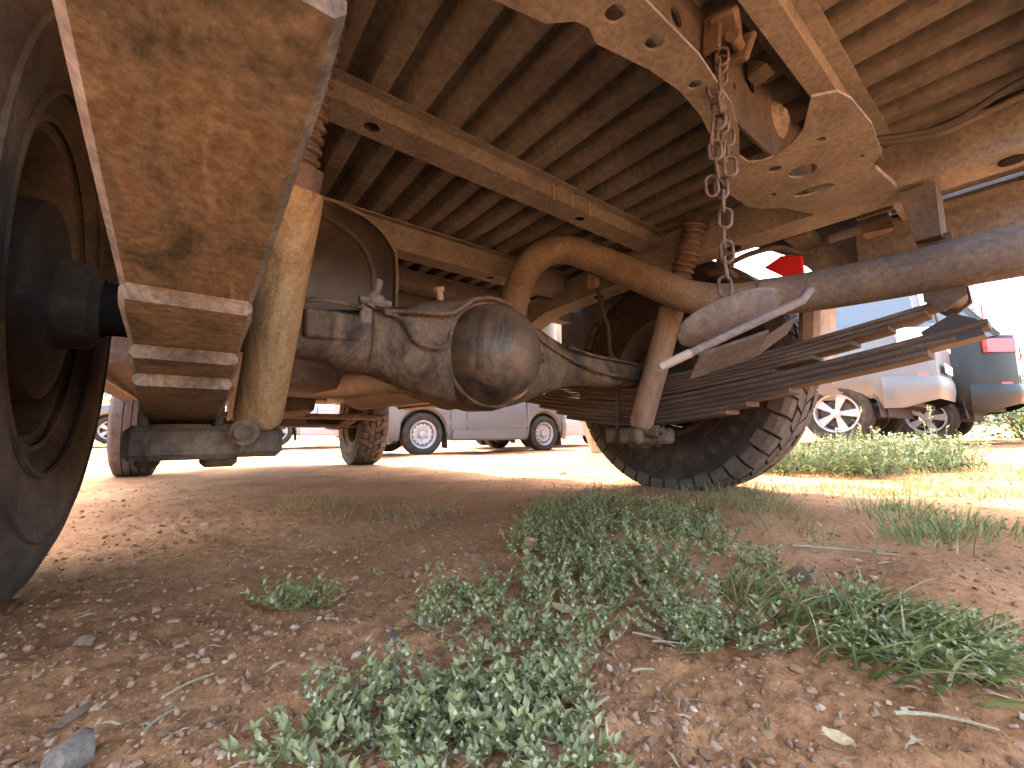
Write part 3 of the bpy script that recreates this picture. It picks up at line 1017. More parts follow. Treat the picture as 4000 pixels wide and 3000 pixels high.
def driveline():
    o = empty('drive_shaft', (-0.05, 0.23, 0.34), 0, truck)
    off = Vector((-0.05, 0.23, 0.34))
    a, b = Vector((-0.068, 0.27, 0.338)), Vector((-0.18, 1.45, 0.40))
    d = (b - a).normalized()
    MB().lathe([(0.02, 0), (0.02, 0.03), (0.06, 0.038), (1.1, 0.038), (1.12, 0.03), (1.16, 0)], a - off, d, 24).build('tube', 'pipe_rust', o)
    MB().lathe([(-0.05, 0), (-0.05, 0.052), (-0.035, 0.052), (-0.03, 0.03), (0.0, 0.026), (0.03, 0.03), (0.03, 0)], a - off, d, 20).build('yoke', 'boot_rust', o)
    MB().lathe([(-0.035, 0), (-0.035, 0.013), (0.035, 0.013), (0.035, 0)], a - off, (0.6, 0, 0.8), 12).lathe([(-0.04, 0), (-0.04, 0.013), (0.04, 0.013), (0.04, 0)], a - off, (0.8, 0, -0.6), 12).build('universal_joint', 'boot_rust', o)


driveline()


def brake_lines():
    y = -0.062
    specs = [[(-0.435, y, 0.372), (-0.427, y, 0.400), (-0.405, y, 0.416), (-0.36, y, 0.418), (-0.325, y, 0.416)],
             [(-0.285, y, 0.414), (-0.262, y, 0.412), (-0.245, y - .01, 0.392), (-0.232, y - .012, 0.368), (-0.21, y - .022, 0.358), (-0.185, y - .028, 0.357), (-0.170, y - .030, 0.366), (-0.16, y - 0.028, 0.395)],
             [(-0.17, -0.05, 0.42), (-0.13, -0.066, 0.456), (-0.07, -0.072, 0.482), (-0.01, -0.072, 0.480), (0.05, -0.072, 0.448), (0.095, -0.070, 0.41), (0.16, -0.066, 0.388), (0.27, -0.058, 0.362), (0.40, -0.050, 0.352), (0.52, -0.05, 0.35)],
             [(-0.285, -0.06, 0.418), (-0.22, -0.07, 0.425), (-0.16, -0.085, 0.43), (-0.11, -0.085, 0.465)],
             [(0.19, -0.06, 0.41), (0.30, -0.045, 0.402), (0.42, -0.04, 0.400), (0.60, -0.02, 0.40)]]
    for k, sp in enumerate(specs):
        MB().tube(bez(sp, 6), 0.0042 if k != 1 else 0.0038, 8).build('brake_line', 'axle_dust', truck)
    MB().tube(bez([(-0.305, -0.06, 0.45), (-0.312, -0.06, 0.50), (-0.34, -0.03, 0.56), (-0.40, 0.02, 0.61), (-0.44, 0.1, 0.66)], 8), 0.0052, 10).build('brake_hose', 'dark_steel', truck)
    MB().tube(bez([(0.40, 0.02, 0.64), (0.395, 0.0, 0.56), (0.41, -0.01, 0.50), (0.43, 0.0, 0.43), (0.46, 0.0, 0.405)], 8), 0.006, 8).build('handbrake_cable', 'plastic_black', truck)


brake_lines()

# ---- exhaust over the axle
pth = bez([(0.125, 0.55, 0.40), (0.13, 0.25, 0.42), (0.137, 0.12, 0.49), (0.145, 0.095, 0.57), (0.185, 0.07, 0.672), (0.262, 0.03, 0.717), (0.334, -0.053, 0.673), (0.389, -0.170, 0.592),
           (0.409, -0.268, 0.529), (0.435, -0.340, 0.506), (0.471, -0.405, 0.503)], 8)
ex = MB().tube(pth, 0.040, 24).build('exhaust_pipe', 'pipe_rust', truck, 60)
MB().tube(bez([(0.468, -0.400, 0.503), (0.498, -0.48, 0.501), (0.520, -0.62, 0.500), (0.53, -0.93, 0.497)], 5), 0.043, 24).build('tail_pipe', 'tail_steel', ex)
MB().box((0.345, -0.015, 0.64), (0.02, 0.035, 0.07), rot=(0, 0.2, 0.2), ch=0.004).build('exhaust_hanger', 'pipe_rust', ex)
MB().lathe([(-0.2, 0.0), (-0.2, 0.08), (-0.17, 0.11), (0.55, 0.11), (0.58, 0.08), (0.58, 0.0)], (0.125, 0.76, 0.41), (0, 1, 0.0), 24).build('muffler', 'cab_floor', ex)

# ---- tank ahead of the axle


def tank():
    m = MB()
    c = Vector((-0.335, 0, 0.555))
    hx, hz = 0.155, 0.14
    secs = [(0.115, 0.84), (0.120, 0.93), (0.140, 1.0), (0.60, 1.0), (0.62, 0.93), (0.625, 0.84)]
    n = 40
    V, F = [], []
    for y, k in secs:
        for j in range(n):
            a = 2 * PI * j / n
            e = 0.42
            x = math.copysign(abs(math.cos(a)) ** e, math.cos(a)) * (hx if math.cos(a) < 0 else hx)
            z = math.copysign(abs(math.sin(a)) ** e, math.sin(a)) * hz
            if x > 0 and z > 0:      # the big rounded shoulder
                rr = math.hypot(x / hx, z / hz)
                if rr > 1.0:
                    x, z = x / rr * 1.06, z / rr * 1.06
            V.append((c.x + x * k, y, c.z + z * k))
    for i in range(len(secs) - 1):
        for j in range(n):
            a, b = i * n + j, i * n + (j + 1) % n
            F.append((a, b, b + n, a + n))
    F += [tuple(range(n))[::-1], tuple(range((len(secs) - 1) * n, len(secs) * n))]
    o = m.add(V, F).build('fuel_tank', 'tank_dark', truck, 50)
    V2 = [(x, y - 0.004, z) for x, y, z in V[n * 1:n * 2]]
    MB().tube([Vector(v) for v in V2] + [Vector(V2[0])], 0.004, 6, caps=False).build('seam', 'frame_steel', o)
    return o


tank()


# ---- cab underside: floor pan, gearbox, crossmembers, sills, front axle
def underbody():
    m = MB()
    m.box((0, 2.15, 0.60), (1.62, 2.7, 0.02))
    for x in (-0.62, -0.3, 0.3, 0.62):
        m.box((x, 2.1, 0.582), (0.10, 2.4, 0.022), ch=0.008)
    m.hull([(x, y, z) for x, y, z in ((-0.16, 0.9, 0.59), (0.16, 0.9, 0.59), (-0.10, 0.9, 0.66), (0.1, 0.9, 0.66), (-0.2, 3.2, 0.59), (0.2, 3.2, 0.59))])
    m.build('cab_floor_pan', 'cab_floor', truck)
    MB().box((0, 0.82, 0.52), (0.86, 0.09, 0.09), ch=0.012).build('frame_crossmember', 'frame_steel', truck)
    MB().lathe([(-0.05, 0), (-0.05, 0.022), (0.22, 0.022), (0.22, 0)], (-0.02, 0.60, 0.60), (0, 0, 1), 14).build('spare_tube', 'frame_steel', truck)
    # rear firewall of the cab and beam behind it
    MB().box((0.1, 0.70, 0.68), (0.9, 0.05, 0.13), ch=0.008).box((0.12, 0.66, 0.60), (0.7, 0.03, 0.03), ch=0.004).build('mounting_beam', 'frame_steel', truck)
    # gearbox and transfer case
    g = empty('gearbox', (-0.12, 1.6, 0.4), 0, truck)
    MB().hull([(x, y, z) for x, y, z in ((-0.24, -0.15, -0.12), (0.06, -0.15, -0.10), (-0.26, -0.1, 0.14), (0.1, -0.1, 0.14), (-0.27, 0.3, -0.15), (0.1, 0.3, -0.13), (-0.2, 0.35, 0.16), (0.14, 0.35, 0.16))]).build('transfer_case', 'dark_steel', g)
    MB().hull([(x, y, z) for x, y, z in ((-0.06, 0.3, -0.08), (0.12, 0.3, -0.08), (-0.06, 0.3, 0.14), (0.12, 0.3, 0.14), (-0.13, 0.95, -0.13), (0.2, 0.95, -0.13), (-0.13, 0.95, 0.17), (0.2, 0.95, 0.17))]).build('gear_case', 'dark_steel', g)
    MB().hull([(x, y, z) for x, y, z in ((-0.16, 0.9, -0.17), (0.24, 0.9, -0.17), (-0.18, 1.7, -0.14), (0.24, 1.7, -0.14), (-0.2, 0.9, 0.2), (0.3, 0.9, 0.2), (-0.2, 1.7, 0.2), (0.3, 1.7, 0.2))]).build('engine_sump', 'dark_steel', g)
    MB().box((0, 1.98, 0.285), (0.95, 0.16, 0.03), ch=0.008).box((-0.43, 1.98, 0.36), (0.05, 0.14, 0.16), ch=0.008).box((0.43, 1.98, 0.36), (0.05, 0.14, 0.16), ch=0.008).build('gearbox_crossmember', 'cab_floor', truck)
    # shallow round-cornered pan (auxiliary tank) hanging ahead of the rear axle
    MB().hull([(-0.10 + 0.34 * math.cos(a), 1.0 + 0.30 * math.sin(a), z) for z, a_ in ((0.36, 0.9), (0.47, 1.0)) for a in [2 * PI * i / 28 for i in range(28)]] +
              [(-0.10 + 0.30 * math.cos(a), 1.0 + 0.26 * math.sin(a), 0.345) for a in [2 * PI * i / 28 for i in range(28)]]).build('auxiliary_tank', 'cab_floor', truck)
    # sills either side, with the fold along the lower edge
    for s in (-1, 1):
        o = MB().hull([(s * x, y, z) for y in (0.82, 2.42) for x, z in ((0.70, 0.40), (0.84, 0.36), (0.86, 0.42), (0.84, 0.60), (0.70, 0.60))]).build('sill', 'cab_floor', truck)
        MB().box((s * 0.775, 1.62, 0.372), (0.012, 1.58, 0.02), ch=0.003).build('sill_seam', 'frame_steel', o)
        MB().box((s * 0.62, 1.3, 0.43), (0.22, 0.05, 0.05), ch=0.006).build('outrigger', 'cab_floor', truck)
        MB().box((s * 0.62, 2.2, 0.43), (0.22, 0.05, 0.05), ch=0.006).build('outrigger', 'cab_floor', truck)
    # front axle, steering rod, front springs
    fa = MB().tube([(-0.74, 2.92, 0.27), (-0.5, 2.92, 0.265), (-0.2, 2.92, 0.26), (0.1, 2.92, 0.27), (0.6, 2.92, 0.27)], 0.042, 16).lathe([(-0.1, 0.0), (-0.1, 0.06), (-0.05, 0.11), (0.07, 0.12), (0.1, 0.07), (0.1, 0)], (-0.2, 2.92, 0.265), (0, 1, 0), 20).build('front_axle', 'dark_steel', truck)
    MB().tube([(-0.72, 2.80, 0.235), (0.58, 2.80, 0.235)], 0.014, 10).build('steering_rod', 'frame_steel', fa)
    for s in (-1, 1):
        f = empty('front_leaf_spring', (0.44 * s, 2.92, 0.22), 0, truck)
        for i, L in enumerate([0.6, 0.56, 0.45, 0.33, 0.22]):
            leaf(MB(), 0, 0.06, -L, L, lambda y: 0.02 + 0.2 * y * y, -i * 0.009, 0.008, 12).build('main_leaf', 'spring_dark', f)


underbody()


# ---- outer body: bed sides with wheel arches, tailgate, cab
def body():
    for s in (-1, 1):
        out = [(-0.89, 0.55), (-0.50, 0.545)]
        for i in range(17):
            a = R(157 - 140 * i / 16)
            out.append((0.50 * math.cos(a), 0.36 + 0.50 * math.sin(a)))
        out += [(0.52, 0.50), (0.66, 0.50), (0.66, 1.06), (-0.89, 1.06)]
        out2 = []
        for p in out:
            if not out2 or math.dist(p, out2[-1]) > 0.02:
                out2.append(p)
        T = Matrix.Translation((s * 0.88 - 0.004, 0, 0)) @ Matrix(((0, 0, 1, 0), (1, 0, 0, 0), (0, 1, 0, 0), (0, 0, 0, 1)))
        o = MB().plate(out2, [], 0, 0.008, T).build('bed_side', 'panel_inner', truck)
        # folded lower edge and inner skin
        MB().box((s * 0.862, -0.695, 0.560), (0.03, 0.38, 0.018), ch=0.004).build('lower_lip', 'panel_inner', o)
        MB().box((s * 0.845, -0.695, 0.68), (0.014, 0.38, 0.14), ch=0.004).build('inner_skin', 'panel_inner', o)
        MB().box((s * 0.80, -0.40, 0.745), (0.13, 0.06, 0.03), ch=0.005).build('floor_bracket', 'dark_steel', o)
    MB().box((0, 0.655, 1.0), (1.74, 0.02, 0.44), ch=0.004).build('bed_front', 'truck_paint', truck)
    prof = [(0.70, 0.62), (0.70, 1.72), (0.78, 1.80), (1.75, 1.82), (1.95, 1.76), (2.42, 1.24), (3.45, 1.12), (3.62, 1.02), (3.66, 0.62), (3.36, 0.50), (3.34, 0.62)]
    for i in range(9):
        a = R(0 + 180 * i / 8)
        prof.append((2.92 + 0.42 * math.cos(a), 0.42 + 0.44 * math.sin(a)))
    prof += [(2.48, 0.42), (2.42, 0.60)]
    for s in (-1, 1):
        T = Matrix.Translation((s * 0.86 - 0.02, 0, 0)) @ Matrix(((0, 0, 1, 0), (1, 0, 0, 0), (0, 1, 0, 0), (0, 0, 0, 1)))
        MB().plate(prof, [], 0, 0.04, T).build('cab_side', 'truck_paint', truck)
    m = MB()
    top = [(0.70, 0.62), (0.70, 1.72), (0.78, 1.80), (1.75, 1.82), (1.95, 1.76), (2.42, 1.24), (3.45, 1.12), (3.62, 1.02), (3.66, 0.62), (3.60, 0.52)]
    V, F = [], []
    for y, z in top:
        V += [(-0.84, y, z), (0.84, y, z)]
    for i in range(len(top) - 1):
        F.append((2 * i, 2 * i + 1, 2 * i + 3, 2 * i + 2))
    m.add(V, F).build('cab_shell', 'truck_paint', truck)
    MB().box((0, 3.66, 0.56), (1.7, 0.12, 0.20), ch=0.03).build('front_bumper', 'dark_steel', truck)
    # right wheel-house items: stub and rubber mud flap behind the wheel, wiring, hanging clip
    mf = MB().box((0.78, -0.432, 0.44), (0.20, 0.016, 0.22), rot=(0.08, 0, 0.06), ch=0.004).box((0.69, -0.43, 0.425), (0.05, 0.046, 0.20), rot=(0.06, 0.06, 0.1), ch=0.012).build('mud_flap', 'pale_dust', truck)
    MB().box((0.70, -0.43, 0.545), (0.085, 0.06, 0.04), rot=(0, 0.1, 0.1), ch=0.008).build('flap_bracket', 'dark_steel', mf)
    MB().tube(bez([(0.34, -0.62, 0.705), (0.40, -0.72, 0.70), (0.41, -0.80, 0.725), (0.41, -0.88, 0.738)], 8), 0.006, 8).build('wiring', 'plastic_black', truck)
    MB().tube(bez([(0.34, -0.64, 0.69), (0.38, -0.72, 0.68), (0.405, -0.80, 0.70), (0.41, -0.88, 0.71)], 8), 0.005, 8).build('wiring', 'dark_steel', truck)
    MB().box((0.60, -0.27, 0.70), (0.03, 0.04, 0.11), ch=0.005).box((0.60, -0.262, 0.632), (0.055, 0.06, 0.018), rot=(0.2, 0.1, 0), ch=0.004).tube(bez([(0.6, -0.29, 0.66), (0.62, -0.33, 0.675), (0.66, -0.38, 0.685), (0.72, -0.42, 0.67)], 6), 0.008, 8).build('clip_bracket', 'dark_steel', truck)
    MB().hull([(0.62, -0.56, 0.73), (0.66, -0.56, 0.73), (0.62, -0.60, 0.73), (0.66, -0.60, 0.73), (0.62, -0.565, 0.64), (0.66, -0.565, 0.64), (0.62, -0.62, 0.635), (0.66, -0.61, 0.64)]).build('jack_bracket', 'boot_rust', truck)
    MB().hull([(0.70 + x, y, z) for x in (0, 0.02) for y, z in ((-0.33, 0.655), (-0.375, 0.675), (-0.42, 0.66), (-0.42, 0.60), (-0.40, 0.595))]).build('marker_light', 'lamp_red', truck)
    MB().tube([(0.84, -0.86, 0.735), (0.84, -0.45, 0.735)], 0.012, 8).build('side_pipe', 'frame_steel', truck)


body()

wheel('rear_wheel', (0.80, 0.0, 0.385), 0.39, 0.225, 0.205, 'mud', 1, 'tyre_black', 'rim_dirty', truck, tread_mat='tyre_tan', pieces=True)
w_l = wheel('rear_wheel', (-0.80, 0.0, 0.385), 0.39, 0.225, 0.205, 'rib', -1, 'tyre_dusty', 'rim_dirty', truck)
wheel('front_wheel', (0.665, 2.93, 0.285), 0.385, 0.225, 0.205, 'mud', 1, 'tyre_tan', 'rim_dirty', truck, rz=R(-2))
wheel('front_wheel', (-0.80, 2.90, 0.265), 0.365, 0.215, 0.205, 'rib', -1, 'tyre_tan', 'rim_dirty', truck, rz=R(-2))

# ------------------------------------------------------------------ background vehicles (local: nose +X, left side +Y)


def car(name, label, cat, loc, rz, L=4.3, Wd=1.72, belt=0.95, roof=1.48, paint='car_silver', wb=2.55, rear_ov=0.8, rw=0.32, rimkind='alloy',
        clear=0.24, kind='hatch', nose=0.82, group=None, lamp=None, tail='lamp_red', arch_cap=9.0):
    root = empty(name, loc, rz)
    tag(root, label, cat, group)
    xr, xf = -rear_ov, -rear_ov + L             # rear axle at local x = 0
    hw = Wd / 2
    N = 220
    ar = rw + 0.055

    def zb(x):
        z = clear
        for cx in (0, wb):
            dx = abs(x - cx)
            if dx < ar:
                z = max(z, min(rw + math.sqrt(ar * ar - dx * dx), arch_cap))
        e = min((x - xr), (xf - x))
        return max(z, clear + 0.10 * max(0, 1 - e / 0.25))

    def taper(x):
        e = max(0.0, min(x - xr, xf - x))
        return 1 - 0.34 * max(0, 1 - e / 0.42) ** 2.6 - 0.04 * max(0, 1 - e / 1.0)

    def ztop(x):
        t = (x - xr) / L
        if kind == 'sedan':
            return belt + 0.06 if t < 0.2 else belt + (0 if t < 0.72 else -0.16 * (t - 0.72) / 0.28)
        return belt if t < 0.70 else belt - (belt - nose) * ((t - 0.70) / 0.30) ** 1.3
    V, F = [], []
    xs = [xr + L * i / N for i in range(N + 1)]
    prof = [(0.93, 0.0), (0.985, 0.10), (1.0, 0.30), (0.995, 0.55), (0.985, 0.62), (0.975, 0.80), (0.95, 0.97), (0.90, 1.0)]
    k = len(prof)
    for x in xs:
        b, t = zb(x), ztop(x)
        w = hw * taper(x)
        row = [(x, w * a, b + (t - b) * c) for a, c in prof]
        row += [(x, w * 0.45, t + 0.02)]
        V += row + [(x, -p[1], p[2]) for p in row[::-1]]
    n = 2 * (k + 1)
    for i in range(N):
        for j in range(n - 1):
            F.append((i * n + j, i * n + j + 1, (i + 1) * n + j + 1, (i + 1) * n + j))
    F += [tuple(range(n)), tuple(range(N * n, N * n + n))[::-1]]
    MB().add(V, F).build('body', paint, root, 40)
    # floor pan and dark wheel houses
    MB().box(((xr + xf) / 2, 0, clear + 0.03), (L - 0.4, Wd - 0.32, 0.05)).box((0.0, 0, rw + 0.2), (0.9, Wd - 0.5, 0.5)).box((wb, 0, rw + 0.2), (0.9, Wd - 0.5, 0.5)).build('underside', 'plastic_black', root)
    # greenhouse
    if kind == 'sedan':
        gx = [(xr + 0.55, belt + .02), (xr + 1.05, roof - .04), (xr + 1.6, roof), (xr + 2.2, roof - 0.02), (xr + 3.0, belt)]
    elif kind == 'van':
        gx = [(xr + 0.06, belt), (xr + 0.14, roof - 0.03), (xr + 0.5, roof), (xr + L * 0.62, roof - 0.02), (xr + L * 0.84, belt - .02)]
    else:
        gx = [(xr + 0.12, belt), (xr + 0.42, roof - 0.05), (xr + 0.9, roof), (xr + L * 0.55, roof - 0.03), (xr + L * 0.74, belt)]
    V, F = [], []
    for i, (x, z) in enumerate(gx):
        w0 = hw * 0.90
        w1 = hw * (0.90 - 0.20 * (z - belt) / max(0.01, roof - belt))
        V += [(x, w0, belt - .03), (x, w1, z), (x, -w1, z), (x, -w0, belt - .03)]
    for i in range(len(gx) - 1):
        for j in range(3):
            F.append((i * 4 + j, i * 4 + j + 1, i * 4 + j + 5, i * 4 + j + 4))
    MB().add(V, F).build('windows', 'glass_dark', root, 20)
    # roof skin and pillars a little proud of the glass
    mb = MB()
    rv, rf = [], []
    ins = [(x, z) for x, z in gx if z > belt + 0.12]
    for x, z in ins:
        w1 = hw * (0.90 - 0.20 * (z - belt) / (roof - belt)) + 0.008
        rv += [(x, w1, z - 0.05), (x, w1 - 0.02, z + 0.008), (x, 0, z + 0.03), (x, -w1 + 0.02, z + 0.008), (x, -w1, z - 0.05)]
    for i in range(len(ins) - 1):
        for j in range(4):
            rf.append((i * 5 + j, i * 5 + j + 1, i * 5 + j + 6, i * 5 + j + 5))
    mb.add(rv, rf)
    for s in (-1, 1):
        for (x0, z0), (x1, z1) in ((gx[0], gx[1]), (gx[-1], gx[-2])):
            w0, w1 = hw * 0.905, hw * (0.90 - 0.20 * (z1 - belt) / (roof - belt)) + .006
            mb.tube([(x0, s * w0, max(z0, belt) - .02), (x1, s * w1, z1 - .02)], 0.035, 6)
        xm = (gx[1][0] + gx[-2][0]) / 2 + 0.1
        mb.tube([(xm, s * hw * 0.905, belt - .02), (xm - .05, s * hw * 0.705, roof - .03)], 0.03, 6)
    mb.build('roof', paint, root, 40)
    for s in (-1, 1):
        # tail lamps wrap the corner; clear lens next to the red one
        zt = ztop(xr)
        la, lb = lamp or (zt - 0.24, zt - 0.06)
        y1 = hw * taper(xr + 0.03)
        y2 = hw * taper(xr + 0.30)
        MB().hull([(xr + a, s * b, c) for a, b in ((-0.020, y1 * 0.80), (-0.012, y1 * 0.97), (0.05, hw * taper(xr + .05) + 0.022), (0.22, y2 + 0.018), (0.26, y2 + 0.002), (0.05, y1 * 0.8)) for c in (la, lb)]).build('tail_light', tail, root)
        MB().hull([(xr - 0.008 + a, s * b, c) for a in (0, 0.03) for b in (y1 * 0.56, y1 * 0.78) for c in (zt - 0.23, zt - 0.07)]).build('reverse_light', 'lamp_clear', root)
        MB().hull([(xr + a, s * b, c) for a, b in ((0.05, hw * taper(xr + .05) + 0.006), (0.14, hw * taper(xr + .14) + .008), (0.1, hw * .8)) for c in (clear + 0.30, clear + 0.36)]).build('reflector', 'lamp_red', root)
        MB().box((wb * 0.5 + 0.3, s * (hw + 0.003), belt - 0.14), (0.20, 0.016, 0.025), ch=0.004).build('door_handle', paint, root)
        for x in (0.42, wb * 0.5 + 0.45, wb - 0.42):
            MB().box((x, s * hw * 0.992, (clear + belt) / 2 + 0.05), (0.008, 0.012, belt - clear - 0.2)).build('door_gap', 'hole_black', root)
        MB().hull([(x, s * (hw * 0.995 + q), z) for x in (0.45, wb - 0.45) for q, z in ((0, clear + 0.16), (0.022, clear + 0.15), (0.022, clear + 0.02), (0, clear - 0.01))]).build('side_skirt', paint, root)
        MB().hull([(xf - 0.10 - a, s * b, c) for a, b in ((0, hw * .45), (0.02, hw * .70), (0.25, hw * 0.88)) for c in (nose - 0.22, nose - 0.08)]).build('headlight', 'lamp_clear', root)
    # bumpers: a skin wrapped round each end, a little proud of the body
    for xe, sg in ((xr, -1), (xf, 1)):
        x_in = xe - sg * min(0.42, abs(xe - (0 if sg < 0 else wb)) - ar - 0.02)
        line = []
        for i in range(13):
            x = x_in + (xe - x_in) * (i / 12) ** 0.6
            line.append((x, hw * taper(x)))
        we = line[-1][1]
        path = line + [(xe + sg * 0.035 * (1 - (q / 4) ** 2), we * q / 4) for q in (3, 2, 1, 0)]
        path = path + [(x, -y) for x, y in path[-2::-1]]
        V, F = [], []
        prof_b = [(0.004, clear - 0.02), (0.016, clear + 0.06), (0.022, clear + 0.20), (0.020, clear + 0.29), (0.006, clear + 0.335), (-0.03, clear + 0.34)]
        for i, (x, y) in enumerate(path):
            p0_, p1_ = Vector(path[max(0, i - 1)]), Vector(path[min(len(path) - 1, i + 1)])
            t = (p1_ - p0_).normalized()
            nn = Vector((t.y, -t.x)) * (1 if sg > 0 else -1)
            if nn.x * sg < 0 and abs(nn.x) > abs(nn.y):
                nn = -nn
            if abs(nn.y) >= abs(nn.x) and nn.y * y < 0:
                nn = -nn
            for o_, z_ in prof_b:
                V.append((x + nn.x * o_, y + nn.y * o_, z_ + 0.10 * max(0, 1 - abs(x - xe) / 0.25) * (1 if z_ < clear + 0.1 else 0)))
        kb_ = len(prof_b)
        for i in range(len(path) - 1):
            for j in range(kb_ - 1):
                F.append((i * kb_ + j, i * kb_ + j + 1, (i + 1) * kb_ + j + 1, (i + 1) * kb_ + j))
        MB().add(V, F).build('bumper', paint, root, 50)
    MB().box((xr - 0.036, 0, clear + 0.44), (0.012, 0.5, 0.11), ch=0.003).build('number_plate', 'plate_white', root)
    for cx in (0, wb):
        for s in (-1, 1):
            w = wheel('wheel', (cx, s * (hw - 0.115), rw), rw, 0.20, rw * 0.64, 'rib', 1, 'tyre_black', 'rim_steel', root, rimkind, rz=PI / 2 * s)
            MB().box((cx - ar - 0.01, s * (hw - 0.12), clear + 0.0), (0.012, 0.19, 0.24), rot=(0, 0.1, 0), ch=0.003).build('mud_flap', 'plastic_black', root)
    return root


def on_ground(x, y):
    return (x, y, gz(x, y))


def car_at(name, label, cat, x, y, z, rz, **k):
    return car(name, label, cat, (x, y, z), rz, **k)


NOSE_Y = PI / 2
car_at('silver_car', 'tall silver family car with alloy wheels parked beside the truck', 'car', 6.57, 0.86, 0.05, NOSE_Y, L=4.5, Wd=1.74, kind='van', belt=1.36, roof=1.98, paint='car_silver', wb=2.6, rear_ov=0.88, rw=0.355, clear=0.42, nose=1.15, tail='lamp_clear', arch_cap=0.52)
car_at('dark_car', 'near-black car with red tail lamp beyond the silver car', 'car', 8.60, 0.35, 0.05, NOSE_Y, L=4.4, Wd=1.72, belt=1.42, roof=1.95, paint='car_dark', wb=2.6, rear_ov=0.88, rw=0.33, clear=0.42, nose=1.1)
car_at('white_van', 'tall white van with large red tail lamp behind the dark car', 'van', 11.3, 0.95, 0.05, NOSE_Y, L=5.4, Wd=1.9, belt=2.85, roof=3.0, paint='car_white', wb=3.2, rear_ov=1.0, rw=0.36, kind='van', nose=1.4, clear=0.4, lamp=(2.34, 2.72))
car_at('grey_van', 'grey van with pale steel wheels crossing beyond the truck', 'van', 4.52, 5.58, -0.17, PI + R(-2), L=4.0, Wd=1.66, belt=1.05, roof=1.85, paint='car_grey', wb=2.30, rear_ov=0.75, rw=0.31, rimkind='steel', kind='van', nose=0.95, clear=0.22)
car_at('white_car', 'white car with dirty steel wheel half hidden behind the rear tyre', 'car', 7.9, 7.6, -0.17, PI + R(10), L=4.2, Wd=1.7, belt=0.95, roof=1.45, paint='car_white', wb=2.5, rear_ov=0.8, rw=0.32, rimkind='steel')
car_at('pale_car', 'pale car with a blue-white wheel far behind the grey van', 'car', 3.4, 10.4, -0.15, PI + R(5), L=4.2, Wd=1.7, belt=0.95, roof=1.45, paint='car_white', wb=2.5, rear_ov=0.8, rw=0.33, rimkind='alloy')
car_at('distant_car', 'distant silver car low between the front wheels', 'car', 0.6, 13.5, -0.12, PI + R(-4), L=4.3, Wd=1.7, belt=0.95, roof=1.45, paint='car_silver', wb=2.5, rear_ov=0.8, rw=0.32, rimkind='alloy')

# ------------------------------------------------------------------ plants


class Leaves:
    """fast leaf builder: every leaf is two folded quads"""

    def __init__(self):
        self.V, self.F, self.n = [], [], 0

    def leaf(self, p, d, up, L, W, fold=0.25, curl=0.15):
        d = d.normalized()
        s = d.cross(up)
        if s.length < 1e-4:
            s = Vector((1, 0, 0))
        s.normalize()
        u = s.cross(d).normalized()
        a = p
        m = p + d * L * 0.5 + u * (curl * L * 0.25)
        t = p + d * L - u * (curl * L * 0.3)
        self.V += [a, m + s * W / 2 + u * fold * W, m, m - s * W / 2 + u * fold * W, t,
                   p + d * L * 0.2 + s * W * .33 + u * fold * W * .6, p + d * L * 0.2 - s * W * .33 + u * fold * W * .6]
        o = self.n
        self.F += [(o, o + 5, o + 1, o + 2), (o + 2, o + 1, o + 4), (o, o + 2, o + 3, o + 6), (o + 2, o + 4, o + 3)]
        self.n += 7

    def blade(self, p, d, L, W, droop):
        d = d.normalized()
        s = d.cross(Vector((0, 0, 1)))
        if s.length < 1e-3:
            s = Vector((1, 0, 0))
        s = s.normalized()
        ang = random.random() * PI
        s = (Matrix.Rotation(ang, 3, d) @ s)
        flat = Vector((d.x, d.y, 0))
        o = self.n
        q, dd = p.copy(), d.copy()
        K = 4
        for i in range(K + 1):
            w = W * (1 - (i / K) ** 1.6) * 0.5
            if i < K:
                self.V += [q + s * w, q - s * w]
            else:
                self.V += [q]
            q = q + dd * (L / K)
            dd = (dd + (flat * 0.6 + Vector((0, 0, -0.55))) * droop / K).normalized()
        for i in range(K - 1):
            a = o + 2 * i
            self.F.append((a, a + 1, a + 3, a + 2))
        self.F.append((o + 2 * K - 2, o + 2 * K - 1, o + 2 * K))
        self.n += 2 * K + 1

    def stem(self, pts, r):
        o = self.n
        for i, p in enumerate(pts):
            k = r * (1 - 0.5 * i / max(1, len(pts) - 1))
            for j in range(3):
                a = 2 * PI * j / 3
                self.V.append(p + Vector((math.cos(a), math.sin(a), 0.3 * math.sin(a + 1))) * k)
        for i in range(len(pts) - 1):
            for j in range(3):
                a, b = o + 3 * i + j, o + 3 * i + (j + 1) % 3
                self.F.append((a, b, b + 3, a + 3))
        self.n += 3 * len(pts)

    def bead(self, p, r):
        o = self.n
        self.V += [p + Vector(q) * r for q in ((1, 0, 0), (-1, 0, 0), (0, 1, 0), (0, -1, 0), (0, 0, 1.3), (0, 0, -1))]
        self.F += [(o + a, o + b, o + c) for a, b, c in ((0, 2, 4), (2, 1, 4), (1, 3, 4), (3, 0, 4), (2, 0, 5), (1, 2, 5), (3, 1, 5), (0, 3, 5))]
        self.n += 6

    def build(self, name, mat, parent=None, off=Vector((0, 0, 0))):
        me = bpy.data.meshes.new(name)
        me.from_pydata([tuple(v - off) for v in self.V], [], self.F)
        me.materials.append(MATS[mat])
        o = bpy.data.objects.new(name, me)
        col.objects.link(o)
        if parent:
            o.parent = parent
        return o


def rnd_dir():
    a = random.random() * 2 * PI
    return Vector((math.cos(a), math.sin(a), 0))


